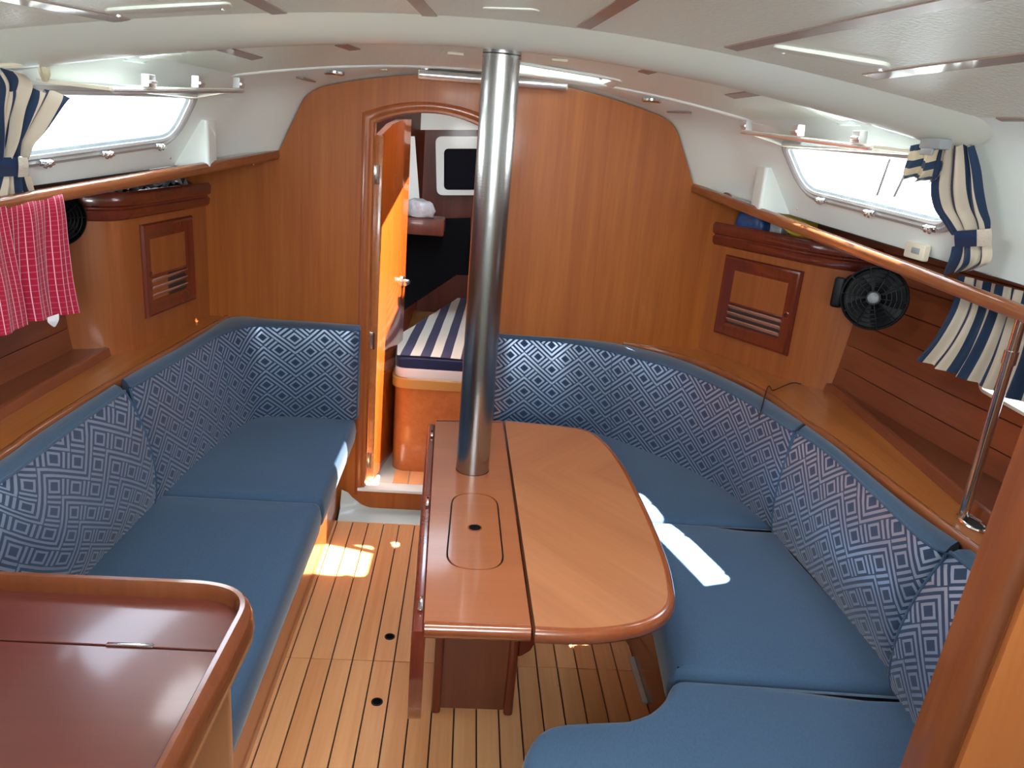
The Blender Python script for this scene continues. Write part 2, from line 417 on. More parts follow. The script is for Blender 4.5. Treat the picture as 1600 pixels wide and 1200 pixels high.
# white shell above the rails: cabin top and the forward cove
def ztop(Y): return 1.985 if Y < 2.9 else 1.985-(1.985-1.928)*min(1, (Y-2.9)/.15)
SHX = (.825, .965); SHY = (2.00, 2.27)                  # frosted side hatches, mirrored about the centreline
HATCH = (.10, .45, 2.78, 3.02)                          # opening hatch in the cabin top
ceiling = thing('ceiling', (CX, 1.5, 1.95)); struct(ceiling, 'white moulded cambered cabin ceiling')
ys = [-.6, 0, .6, 1.2, 1.8, 1.99, 2.09, 2.19, 2.28, 2.5, 2.7, 2.74, 2.78, 2.82, 2.86, 2.9, 2.94, 2.98, 3.02, 3.05, 3.1, 3.15, 3.19, 3.22]
rows = [profile(Y, ztop(Y)) for Y in ys]
rows.append([lerp(a, b, .7) for a, b in zip(profile(3.22, 1.928), profile(3.27, 1.909))])
rows[-1] = [V((p.x, 3.25, p.z)) for p in rows[-1]]
rows.append(profile(3.275, 1.909))
NP = len(rows[0])
def keep_top(i, j):
    a, b = rows[i][j], rows[i+1][(j+1) % NP]; cx_, cy = (a.x+b.x)/2, (a.y+b.y)/2
    if HATCH[0]-.02 < cx_ < HATCH[1]+.02 and HATCH[2]-.02 < cy < HATCH[3]+.02: return False
    if SHX[0]-.01 < abs(cx_-CX) < SHX[1]+.01 and SHY[0]-.02 < cy < SHY[1]+.02: return False
    # straight sides between Y -.6 and 2.9 are built separately with their windows
    if ys[min(i, len(ys)-1)] < 2.86-1e-6 and (j < 9 or j > NP-11): return False
    return True
Bm().grid(rows, keep=keep_top).build('cabin_top', 'white', ceiling, 60)
# cabin sides with the window openings
WIN = {1: [(2.612, 1.742), (2.60, 1.598), (1.985, 1.560), (1.95, 1.730)],
       -1: [(2.612, 1.738), (2.635, 1.597), (1.95, 1.533), (1.93, 1.705)]}
winner = {}
for sg, nm in ((1, 'wall_right'), (-1, 'wall_left')):
    wall = thing(nm, (CX+sg*1.1, 1.8, 0)); struct(wall, ('right' if sg > 0 else 'left')+' side of the cabin with its opening window')
    r0 = [(-.6, zb(-.6)), (2.9, zb(2.9))]
    zt = lambda Y: zb(Y)+(1.80-zb(Y))*.86*.9
    outer = [(-.6+3.5*k/20, zb(-.6+3.5*k/20)) for k in range(21)] + [(2.9-3.5*k/20, zt(2.9-3.5*k/20)) for k in range(21)]
    hole = rounded(WIN[sg], [.03, .07, .07, .03], 8)
    b = Bm(); b.holed(outer, [hole], lambda y, z: side(y, z, sg)); b.holed(outer, [hole], lambda y, z: side(y, z, sg, -.062))
    b.grid([[side(p[0], p[1], sg) for p in hole+[hole[0]]], [side(p[0], p[1], sg, -.062) for p in hole+[hole[0]]]])
    b.build('cabin_side', 'white', wall, 40)
    winner[sg] = (hole, wall)

# window frames, sashes, latches
for sg, idx in ((1, 1), (-1, 2)):
    hole, wall = winner[sg]
    w = thing('window_%d' % idx, side(2.3, 1.55, sg)); struct(w, ('right' if sg > 0 else 'left')+' cabin window with its sash folded inward and open')
    def off(ring, d):
        c = V((sum(p[0] for p in ring)/len(ring), sum(p[1] for p in ring)/len(ring)))
        out = []; n = len(ring)
        for i in range(n):
            a = V(ring[i-1]); bq = V(ring[(i+1) % n]); t = (bq-a).normalized(); nn = V((t.y, -t.x)); p = V(ring[i])
            if (p-c).dot(nn) < 0: nn = -nn
            out.append((p.x+nn.x*d, p.y+nn.y*d))
        return out
    secs = [(-.010, -.012), (-.010, .006), (-.004, .011), (.004, .007), (.008, .012), (.017, .010), (.020, .0)]
    prof = [[side(p[0], p[1], sg, h) for p in off(hole, d)] for d, h in secs]
    Bm().grid([list(r)+[r[0]] for r in prof]).build('window_frame', 'framem', w, 30)
    # rubber gasket
    g1 = [[side(p[0], p[1], sg, h) for p in off(hole, d)] for d, h in ((-.012, -.014), (-.016, -.004), (-.009, .004))]
    Bm().grid([list(r)+[r[0]] for r in g1]).build('gasket', 'grayp', w, 30)
    # latches along the sill of the frame
    for Y in ((2.50, 2.28, 2.05) if sg > 0 else (2.56, 2.33, 2.11)):
        zz = 1.598+(Y-2.60)*.062 - .005 if sg > 0 else 1.597+(Y-2.635)*.093 - .006
        p = side(Y, zz, sg, .014)
        u = V((0, 1, .07)).normalized(); n_ = V((-sg, 0, -.55)).normalized(); vv = n_.cross(u).normalized()
        mt = Matrix((u, vv, n_)).transposed()
        lb = Bm(); lb.box(p, (.052, .016, .008), mt, .002); lb.box(p+n_*.007+u*.011, (.010, .020, .014), mt, .003); lb.box(p+n_*.007-u*.011, (.010, .020, .014), mt, .003)
        lb.tube([p+n_*.012-u*.022, p+n_*.012+u*.022], .0035, 8)
        lb.build('latch', 'chrome', w)
    # sash folded inward, hinged along the top edge
    Yf, Ya = 2.605, 1.965
    def sp_(Y, k, dz=0.0):   # k 0 at hinge .. 1 inboard edge
        a = side(Y, 1.742 if sg > 0 else 1.735, sg, .012)
        ft = (Y-Ya)/(Yf-Ya); up_ = (.034*ft+.006*(1-ft)) if sg > 0 else (.034*ft-.006*(1-ft))
        return a + V((-sg*.150*k, 0, up_*k+dz))
    ring = rounded([(Yf, 0), (Yf-.01, 1), (Ya+.03, 1), (Ya, 0)], .0, 3)
    def loopof(ins, dz): 
        iy, ik = ins, ins/.15
        return [sp_(Yf-iy, ik, dz), sp_(Yf-iy-.008, 1-ik, dz), sp_(Ya+iy+.02, 1-ik, dz), sp_(Ya+iy, ik, dz)]
    fr = Bm(); rr = [loopof(0, -.004), loopof(0, .004), loopof(.016, .004), loopof(.016, -.004), loopof(0, -.004)]
    fr.grid([r+[r[0]] for r in rr]); sash = fr.build('sash', 'ivory', w, 30)
    gl = Bm(); a = loopof(.015, -.002); b2 = loopof(.015, .002); gl.face(a); gl.face(b2[::-1]); gl.grid([a+[a[0]], b2+[b2[0]]]); gl.build('pane', 'glass', sash, 0)
    ed = Bm(); ed.tube([sp_(Ya+.03, 1, -.004), sp_(Yf-.01, 1, -.004)], .006, 8); ed.build('sash_edge', 'alu', sash)
    for Y in ((2.58, 2.31, 2.05) if sg > 0 else (2.58, 2.36, 2.14)):
        p = sp_(Y, .97, .013)
        cb = Bm(); pts = [(-.026, -.008), (.026, -.008), (.021, .022), (-.019, .022)]
        mt = xf(p, V((0, 1, 0)), V((0, 0, 1)), V((1, 0, 0)))
        cb.prism(pts, -.011, .011, .003, 2, True, mt); cb.tube([p+V((-sg*.012, -.02, .004)), p+V((-sg*.012, .02, .004))], .004, 8)
        cb.build('catch', 'alu', sash)
    # raised rib (window pillar) forward of the window
    py = 2.785 if sg < 0 else 2.80; xi = abs(side(py, 1.66, sg).x-CX)-.010; xo = abs(side(py, 1.50, sg).x-CX)+.01
    pl = rounded([(CX+sg*xi, py-.048), (CX+sg*xi, py+.045), (CX+sg*xo, py+.045), (CX+sg*xo, py-.048)], [.013, .013, 0, 0], 6)
    rb = Bm(); rb.prism([(x, y) for x, y in pl], -1.662, -1.508, .006, 3, False, Matrix.Diagonal((1, 1, -1, 1))); rb.build('rib', 'white', wall, 50)
    # screws
    for (Y, z) in ((2.69, 1.535), (1.75, 1.475)):
        Bm().lathe(side(Y, z, sg, 0), [(.005, 0), (.005, .002), (0, .003)], (-sg, 0, -.55), 10).build('screw', 'chrome', wall)

# ceiling panels
def zpan(x, Y, drop=0):
    zc = 1.955-(.042*max(0, (Y-2.2)/.85) if Y > 2.2 else 0)
    t = min(1.02, abs(x-CX)/hc(min(Y, 2.9))); return zc-(zc-1.80)*t*t-drop
def Yfront(t): return 3.05-.33*abs(t)**1.6
def slab(y0, y1, name, mat, hole=None, nx=60, ny=16):
    r_ = []
    for i in range(ny+1):
        row = []
        for j in range(nx+1):
            s_ = -1+2*j/nx; Yb = y1(s_) if callable(y1) else y1
            Y = y0+(Yb-y0)*i/ny; x = CX+hc(min(Y, 2.9))*s_; row.append(V((x, Y, zpan(x, Y))))
        r_.append(row)
    # turned up lip along the forward edge
    last = r_[-1]; r_.append([p+V((0, .006, .002)) for p in last]); r_.append([p+V((0, .010, .012)) for p in last]); r_.append([p+V((0, .008, .03)) for p in last])
    def kp(i, j):
        a, b = r_[i][j], r_[i+1][j+1]; c = (a+b)/2
        if SHX[0] < abs(c.x-CX) < SHX[1] and SHY[0] < c.y < SHY[1]: return False
        return not (hole and hole[0] < c.x < hole[1] and hole[2] < c.y < hole[3])
    return Bm().grid(r_, keep=kp).build(name, mat, ceiling, 50)
slab(2.05, Yfront, 'forward_panel', 'vinyl', HATCH, 90, 40)
slab(-.55, 2.10, 'main_panel', 'vinyl')
rim = [V((CX-.995*hc(Y), Y, 1.802)) for Y in (2.08, 2.25, 2.4, 2.55, 2.66)]
for k in range(41):
    s_ = -1+2*k/40; Y = Yfront(s_); rim.append(V((CX+hc(min(Y, 2.9))*s_*.985, Y-.004, zpan(CX+hc(min(Y, 2.9))*s_*.985, Y)+.004)))
rim += [V((CX+.995*hc(Y), Y, 1.802)) for Y in (2.66, 2.55, 2.4, 2.25, 2.08)]
Bm().tube(smoothpath(rim, 3), .013, 10, True, (1.3, .8)).build('panel_rim', 'white', ceiling, 60)
# the deep rounded beam across the cabin top at the mast post
secs = []
NB = 48
for j in range(NB+1):
    s_ = -1+2*j/NB; 
    Yc = 2.105-.27*abs(s_)**2
    h = hc(Yc)*1.0; x = CX+h*s_
    ring = []
    for k in range(13):
        a = k/12; yy = Yc-.10+.185*a
        dep = .056*(math.sin(PI*min(1, a*.62+.0))**1.0 if a < .8 else math.sin(PI*.496)*(1-((a-.8)/.2)**3))
        ring.append(V((x, yy, zpan(x, yy)-dep+.004)))
    secs.append(ring)
bb_ = Bm(); bb_.grid(secs); bb_.face(secs[0]); bb_.face(secs[-1]); bb_.build('beam', 'beam', ceiling, 60)
def ceil_at(px, py, drop=0.0):
    r = ray(px, py); t = 1.0
    lo, hi = .2, 6.0
    for _ in range(60):
        t = (lo+hi)/2; p = EYE+r*t
        if p.z > zpan(p.x, p.y, drop): hi = t
        else: lo = t
    return EYE+r*lo
def strip(a, b, w, name='batten', mat='batten', lift=.003, th=.006):
    a = V(a); b = V(b); n = 8; rows_ = []
    for k in range(n+1):
        p = lerp(a, b, k/n); t = (b-a).normalized(); sd = V((-t.y, t.x, 0)).normalized()*w/2
        pr = [p-sd, p+sd]
        z0 = [zpan(q.x, q.y, lift) if p.y < 3.0 else q.z for q in pr]
        rows_.append([V((pr[0].x, pr[0].y, z0[0]+th)), V((pr[0].x, pr[0].y, z0[0])), V((pr[1].x, pr[1].y, z0[1])), V((pr[1].x, pr[1].y, z0[1]+th))])
    return Bm().grid(rows_).build(name, mat, ceiling, 30)
for a, b, w in (((-30, -12), (193, 31), .034), ((372, -14), (437, 20), .034), ((636, -16), (672, 24), .034), ((1000, -14), (912, 42), .034),
                ((1560, -14), (1142, 75), .034), ((1700, 75), (1358, 119), .034), ((1700, 187), (1564, 187), .03),
                ((330, 70), (402, 91), .034), ((532, 69), (555, 77), .034), ((1228, 139), (1140, 150), .034), ((1035, 105), (1005, 113), .034)):
    strip(ceil_at(*a), ceil_at(*b), w)
for a, b in (((468, 111), (488, 122)), ((1078, 158), (1048, 165))):
    p, q = PY(*a, 3.0), PY(*b, 3.14)
    p.z = 1.80+(1.93-1.80)*(1-((p.x-CX)/.82)**2)-.004; q.z = 1.80+(1.928-1.80)*(1-((q.x-CX)/.79)**2)-.004
    Bm().box(lerp(p, q, .5), ((q-p).length, .028, .006), (q-p).to_track_quat('X', 'Z').to_matrix(), .001).build('batten', 'batten', ceiling)
# flush access panels with rounded ends
for (a, b, mt) in (((168, 20), (362, 9), 'white'), ((1212, 76), (1392, 106), 'white'), ((756, 13), (842, 16), 'vinyl')):
    p, q = ceil_at(*a), ceil_at(*b); u = (q-p); L_ = u.length; u.normalize(); v = V((-u.y, u.x, 0)).normalized(); w_ = u.cross(v)
    mid = lerp(p, q, .5)-v*.0; dd = .045 if mt == 'white' else .02
    mid.z = zpan(mid.x, mid.y)-.0015
    hp = Bm(); hp.prism(rounded([(-L_/2, -dd), (L_/2, -dd), (L_/2, dd), (-L_/2, dd)], .02, 5), -.0015, .008, .0015, 2, True, xf(mid, u, v, w_)); 
    acc = hp.build('access_panel', 'vinyl', ceiling)
    if mt == 'white':
        for s_ in (-.42, .42): Bm().lathe(mid+u*L_*s_-v*.0+V((0, 0, -.005)), [(.005, 0), (.005, .003), (0, .004)], (0, 0, -1), 8).build('screw', 'chrome', acc)
# hatch frame in the cabin top, opened
x0, x1, y0, y1 = HATCH
hz = lambda x, y: zpan(x, y)
fr = Bm()
def hring(d, dz): return [V((x, y, hz(x, y)+dz)) for x, y in rounded([(x0-d, y0-d), (x1+d, y0-d), (x1+d, y1+d), (x0-d, y1+d)], .035, 5)]
rr = [hring(.035, .003), hring(.032, -.005), hring(.012, -.006), hring(.002, .0), hring(.0, .05), hring(.0, .12)]
fr.grid([r+[r[0]] for r in rr]); hf = fr.build('hatch_frame', 'white', ceiling, 40)
Bm().box(((x0+x1)/2, (y0+y1)/2, hz((x0+x1)/2, (y0+y1)/2)+.004), (x1-x0+.01, y1-y0+.01, .006), None).build('smoked_pane', 'smoked', hf, 0)
# second faint flush frame line left of the post
pz = [PZ(698, 83, 1.93), PZ(742, 92, 1.93)]
for px_, py_ in ((712, 82), (875, 92)):
    p = ceil_at(px_, py_); Bm().box(p+V((0, 0, -.004)), (.05, .02, .008), None, .002).build('hinge', 'ivory', ceiling)
m = bpy.data.materials.new('frosted_acrylic'); m.use_nodes = True; ntf = m.node_tree; ntf.nodes.remove(ntf.nodes['Principled BSDF']); M['frost'] = m
t_ = N(ntf, 'BsdfTranslucent'); t_.inputs[0].default_value = (.46, .48, .48, 1); ntf.links.new(t_.outputs[0], ntf.nodes['Material Output'].inputs[0])
for sg in (-1, 1):
    def hr(d, dz): return [V((CX+sg*x, y, zpan(CX+sg*x, y)+dz)) for x, y in rounded([(SHX[0]-d, SHY[0]-d), (SHX[1]+d, SHY[0]-d), (SHX[1]+d, SHY[1]+d), (SHX[0]-d, SHY[1]+d)], .03, 5)]
    rr = [hr(.018, .004), hr(.016, -.003), hr(.004, -.004), hr(-.006, .0), hr(-.006, .012)]
    f_ = Bm(); f_.grid([r+[r[0]] for r in rr]); f_ = f_.build('side_hatch', 'white', ceiling, 40)
    b = Bm(); b.face(hr(-.004, .006)); b.build('frosted_pane', 'frost', f_, 0)
# chrome handles of the side hatches
for a, b in (((268, 68), (318, 67)), ((1238, 138), (1278, 146))):
    p, q = ceil_at(*a, .012), ceil_at(*b, .012)
    hd = Bm(); hd.tube([p, lerp(p, q, .5)+V((0, 0, -.004)), q], .006, 8); hd.box(p, (.018, .02, .02), None, .004); hd.box(q, (.018, .02, .02), None, .004)
    hd.build('hatch_handle', 'chrome', ceiling)
# small dome lights forward
for i, (px_, py_) in enumerate(((522, 105), (1020, 145))):
    p = PY(px_, py_, 3.04); p.z = 1.80+(1.928-1.80)*(1-((p.x-CX)/.82)**2)-.002
    t = thing('downlight', p, 'small round white downlight set in the ceiling ' + ('left' if i == 0 else 'right')+' of the tube light', 'ceiling light')
    Bm().lathe(p, [(.038, .004), (.038, -.004), (.033, -.009), (.028, -.010)], (0, 0, 1), 24).build('bezel', 'chrome', t)
    Bm().lathe(p, [(.028, -.009), (.02, -.012), (0, -.013)], (0, 0, 1), 24).build('lens', 'ivory', t)
for (px_, py_) in ((600, 107), (940, 133)):
    p = PY(px_, py_, 3.12); p.z = 1.80+(1.928-1.80)*(1-((p.x-CX)/.80)**2)-.003
    Bm().box(p, (.028, .02, .008), None, .002).build('vent_tile', 'tiecord', ceiling)

# ------------------------------------------------------------------ front bulkhead with the arched doorway
DL, DR, DS = -.40, .07, .11
def arch(d, n=16):
    c = (DL+DR)/2; h = (DR-DL)/2+d
    return [(c+h*(1-2*k/n), 1.700+d*.75+(.057+d*.1)*(1-(1-2*k/n)**2)) for k in range(n+1)]
front = thing('wall_front', (CX, 3.27, 0)); struct(front, 'varnished veneer bulkhead closing the saloon, with an arched doorway')
pr = profile(3.27, 1.909)
outer = [(-1.40, 0), (-1.40, 1.50)] + [(p.x, p.z) for p in pr] + [(1.60, 1.50), (1.60, 0)]
hole = [(DL, DS), (DR, DS)] + arch(0)
b = Bm(); b.holed(outer[::-1], [hole], lambda x, z: V((x, 3.27, z))); b.solidify(.03)
bo = b.build('bulkhead_panel', 'bulk', front, 30)
# dark edge line where the wood meets the white moulding
b = Bm(); b.tube([p+V((0, -.004, -.001)) for p in pr], .0035, 6, False); b.build('edge_bead', 'mahogh', front)
# door lining and rounded casing
door = thing('door_1', (DL, 3.3, DS)); struct(door, 'varnished cabin door standing open into the forward cabin')
def casing(d, y): return [V((DL-d, y, DS-.03))]+[V((x, y, z)) for x, z in arch(d)[::-1]]+[V((DR+d, y, DS-.03))]
sec = [(-.004, 3.31), (-.004, 3.256), (.002, 3.244), (.014, 3.237), (.028, 3.234), (.042, 3.238), (.052, 3.248), (.055, 3.268)]
Bm().grid([casing(d, y) for d, y in sec]).build('door_frame', 'casing', door, 50)
# the leaf
hA = V((-.384, 3.305)); hB = V((-.306, 3.775)); dv = (hB-hA).normalized(); nv = V((dv.y, -dv.x))
th = .028
leaf = Bm(); lw = (hB-hA).length
# local: u along door, z up
top = [(0, 1.655), (lw*.33, 1.70), (lw*.66, 1.722), (lw, 1.728)]
outl = [(0, DS+.012), (lw, DS+.012)] + top[::-1]
leaf.prism(outl, -th/2, th/2, .003, 2, True, xf((hA.x, hA.y, 0), V((dv.x, dv.y, 0)), V((0, 0, 1)), V((nv.x, nv.y, 0))))
lo_ = leaf.build('door_leaf', 'door', door, 30)
edge = Bm(); e0 = hA-dv*.001; edge.box((e0.x+dv.x*.004-.0, e0.y, (DS+1.66)/2), (.034, .012, 1.53), None, .002); edge.build('hinge_stile', 'shelf', door)
for z in (1.50, .80, .235):
    h = Bm(); h.box((DL+.012, 3.285, z), (.020, .006, .075), None, .002); h.tube([(DL+.020, 3.279, z-.037), (DL+.020, 3.279, z+.037)], .006, 10); h.build('hinge', 'chrome', door)
hp = V((hA.x+dv.x*(lw-.05)+nv.x*.014, hA.y+dv.y*(lw-.05)+nv.y*.014, .985))
nn = V((nv.x, nv.y, 0)); dd = V((dv.x, dv.y, 0))
h = Bm(); h.lathe(hp, [(.026, 0), (.026, .004), (.012, .008), (.010, .030)], nn, 18); h.tube([hp+nn*.030, hp+nn*.034-dd*.03, hp+nn*.03-dd*.075], .008, 10); h.build('door_handle', 'chrome', door)
Bm().box(((DL+DR)/2, 3.262, DS), (DR-DL+.06, .075, .014), None, .003).build('threshold', 'white', door)
# tube light
tl = thing('tube_light', (.06, 3.19, 1.87), 'silver tube light across the top of the wooden bulkhead', 'light')
a, b = PY(656, 116, 3.19), PY(884, 134, 3.19)
Bm().tube([a, b], .0185, 16).build('tube_body', 'alu', tl)
for p, q in ((a, b), (b, a)):
    dr = (p-q).normalized(); Bm().tube([p-dr*.012, p+dr*.006], .018, 16).build('end_cap', 'ivory', tl)
    Bm().box(p-dr*.02+V((0, .004, .022)), (.03, .03, .014), None, .003).build('bracket', 'chrome', tl)
bk = Bm(); bk.box(lerp(a, b, .5)+V((0, .03, .012)), ((b-a).length*.98, .03, .008), (b-a).to_track_quat('X', 'Z').to_matrix(), .002); bk.build('backplate', 'batten', tl)

# ------------------------------------------------------------------ floor
floor = thing('floor', (.1, 2, 0)); struct(floor, 'teak and black striped cabin sole')
PT = .006
Bm().box((.1, 1.5, -.03), (3.1, 4.2, .048), None).build('sub_floor', 'caulk', floor)
xsx = -.02; pw = .0685; gap = .0046
k0, k1 = -8, 12
for k in range(k0, k1):
    a = xsx+k*pw+gap/2; b_ = a+pw-gap
    if a < -.52: a = -.535
    for (ya, yb) in ((.9, 2.178), (2.182, 3.125)):
        p = Bm(); p.box(((a+b_)/2, (ya+yb)/2, -.003), (b_-a, yb-ya, .012), None, .0008, 1); p.build('plank', 'teak', floor, 0)
for px_, py_ in ((609, 995), (589, 1097)):
    c = PZ(px_, py_, .003); Bm().lathe(c, [(.018, 0), (.018, .002), (.014, .003), (.0135, -.001)], (0, 0, 1), 24).build('lift_ring', 'blackr', floor); Bm().lathe(c+V((0, 0, .0008)), [(.0145, 0), (0, .0002)], (0, 0, 1), 20).build('lift_hole', 'mattblack', floor)
# pale moulded strip at the foot of the step, curving up at its port end
b = Bm(); rows_ = []
for k in range(15):
    t = k/14; x = -.50+.62*t; f = max(0, 1-t*4)**2; y0 = 3.125; 
    yb = 3.262-.05*f if False else 3.265
    rows_.append([V((x, 3.118, .001)), V((x, 3.128, .006)), V((x, 3.19+.02*(1-f), .009+.02*f)), V((x, 3.245-.05*f, .016+.045*f)), V((x, 3.268-.04*f, .045+.06*f))])
b.grid(rows_); b.build('sole_edging', 'pan', floor, 60)
st = Bm(); st.box((.0, 3.262, .055), (1.02, .02, .10), None, .003); st.build('step_riser', 'settee', front)
# white strip set into the sole by the starboard seat
a = PZ(985, 1030, 0); c = PZ(1006, 1100, 0)
Bm().box(((a.x+c.x)/2+.008, (a.y+c.y)/2, .006), (.030, abs(a.y-c.y)*1.02, .012), None, .004).build('liner_strip', 'pan', floor)

# ------------------------------------------------------------------ settee bases and shelves
base = Bm(); base.prism(rounded([(-.512, 1.272), (-.512, 3.235), (-1.2, 3.235), (-1.2, 1.272)], 0), 0, .355, 0); bs = base.build('settee_base', 'settee', None, 30)
tag(bs, 'varnished orange wood base under the left bench seat', 'bench base')
pts = [(.665, 2.0), (.665, 2.30), (.60, 2.60), (.46, 2.80), (.16, 2.86), (.16, 3.235), (1.10, 3.235), (1.22, 3.02), (1.30, 2.80), (1.30, 1.0), (.42, 1.0), (.42, 1.32), (.55, 1.36), (.64, 1.44)]
base = Bm(); base.prism(pts, 0, .385, 0); bs = base.build('settee_base', 'mahog', None, 30)
tag(bs, 'dark wood base under the curved right bench seat', 'bench base')

def cushion(name, outline, z0, z1, label, crown=.010, r=.028, bulge=True):
    """flat seat cushion: rounded slab with piping round the top edge"""
    n = len(outline)
    b = Bm()
    c = V((sum(p[0] for p in outline)/n, sum(p[1] for p in outline)/n))
    def inset(d):
        out = []
        for i in range(n):
            a = V(outline[i-1]); q = V(outline[(i+1) % n]); p = V(outline[i]); t = (q-a).normalized(); nn = V((-t.y, t.x))*(1 if area_ > 0 else -1)
            out.append(p+nn*d)
        return out
    area_ = sum(outline[i][0]*outline[(i+1) % n][1]-outline[(i+1) % n][0]*outline[i][1] for i in range(n))
    prof_ = [(.012, z0), (.003, z0+.010), (0, z0+.03), (-.004, (z0+z1)/2), (0, z1-.030), (.003, z1-.017), (.010, z1-.007), (.020, z1-.002), (.028, z1-.0005)]
    rings = [[V((p.x, p.y, z)) for p in inset(d)] for d, z in prof_]
    b.grid([rr_+[rr_[0]] for rr_ in rings])
    ring = [(p.x, p.y) for p in rings[-1]]; zz = rings[-1][0].z
    xs_ = [p[0] for p in ring]; ys_ = [p[1] for p in ring]; gp_ = []
    def dist(x, y):
        m_ = 9
        for i in range(len(ring)):
            a = V(ring[i]); q = V(ring[(i+1) % len(ring)]); d_ = q-a; L2 = d_.length_squared
            t = max(0, min(1, (V((x, y))-a).dot(d_)/L2)) if L2 > 0 else 0; m_ = min(m_, (a+d_*t-V((x, y))).length)
        return m_
    def ins_(p):
        c_ = False
        for i in range(len(ring)):
            x1, y1 = ring[i]; x2, y2 = ring[(i+1) % len(ring)]
            if (y1 > p[1]) != (y2 > p[1]) and p[0] < (x2-x1)*(p[1]-y1)/(y2-y1)+x1: c_ = not c_
        return c_
    nx_ = int((max(xs_)-min(xs_))/.05)+1; ny_ = int((max(ys_)-min(ys_))/.05)+1
    for i in range(1, nx_*1):
        for j in range(1, ny_):
            p = (min(xs_)+(max(xs_)-min(xs_))*i/nx_, min(ys_)+(max(ys_)-min(ys_))*j/ny_)
            if ins_(p) and dist(*p) > .02: gp_.append(p)
    def zf(x, y): d_ = min(1, dist(x, y)/.16); return zz+crown*(1-(1-d_)**2)
    b.holed(ring, [], lambda x, y: V((x, y, zf(x, y))), gp_)
    b.face([V((p.x, p.y, z0)) for p in rings[0][::-1]])
    bmesh.ops.remove_doubles(b.bm, verts=b.bm.verts[:], dist=2e-5)
    o = b.build(name, 'navy', None, 60)
    tag(o, label, 'cushion')
    return o
def dens(pts, m=.06):
    out = []
    for i in range(len(pts)):
        a = V(pts[i]); b_ = V(pts[(i+1) % len(pts)]); k = max(1, int((b_-a).length/m))
        for j in range(k): q = lerp(a, b_, j/k); out.append((q.x, q.y))
    return out
ZL = .47
seatc = [PZ(557, 657, ZL), PZ(500, 795, ZL)]
XF = -.437
# outboard edge of the seats runs well under the back cushions
o = cushion('seat_cushion', rounded([(XF, 2.405), (XF, 3.205), (-1.02, 3.205), (-1.04, 2.405)], [.03, .03, .06, .02], 5), ZL-.115, ZL, 'plain navy left bench seat cushion nearest the wooden bulkhead')
o['group'] = 'seat cushions of the left bench'
o = cushion('seat_cushion', rounded([(XF, 1.272), (XF, 2.397), (-1.04, 2.397), (-1.055, 1.272)], [.03, .03, .02, .03], 5), ZL-.115, ZL, 'plain navy left bench seat cushion beside the chart table')
o['group'] = 'seat cushions of the left bench'
ZR = .50
def q2(px_, py_, z=ZR): p = PZ(px_, py_, z); return (p.x, p.y)
s1b = q2(1203, 822); s2b = q2(1393, 1080)
sA = [(.12, 3.20), (.55, 3.20), (.80, 3.10), (1.00, 2.88), (1.07, 2.62), (s1b[0]+.04, s1b[1]+.004), (.63, s1b[1]+.012), (.60, 2.52), (.50, 2.70), (.36, 2.80), (.12, 2.82)]
o = cushion('seat_cushion', rounded(sA, .05, 4), ZR-.115, ZR, 'plain navy right seat cushion behind the table, by the bulkhead'); o['group'] = 'seat cushions of the right bench'
f2 = q2(1052, 1052); f1 = q2(1036, 985)
sB = [(s1b[0]+.04, s1b[1]-.004), (s2b[0]+.06, s2b[1]+.010), (f2[0], f2[1]+.010), (f1[0], f1[1]), (.60, 2.0), (.63, s1b[1]+.003)]
o = cushion('seat_cushion', rounded(sB, [.02, .02, .02, .05, .05, .02], 4), ZR-.115, ZR, 'plain navy right seat cushion crossed by a bright strip of sunlight'); o['group'] = 'seat cushions of the right bench'
cC = [q2(1052, 1056), q2(1040, 1086), q2(1015, 1108), q2(980, 1119), q2(930, 1121), q2(880, 1123), q2(848, 1131), q2(828, 1152), q2(815, 1185)]
sC = [(s2b[0]+.06, s2b[1]-.002)] + cC + [(.19, 1.20), (.19, 1.0), (1.09, 1.0)]
o = cushion('seat_cushion', rounded(sC, [.02, .03, .03, .03, 0, 0, .03, .03, .03, .03, .05, .03, .03], 3), ZR-.115, ZR, 'plain navy right seat cushion nearest the camera, with a rounded corner'); o['group'] = 'seat cushions of the right bench'

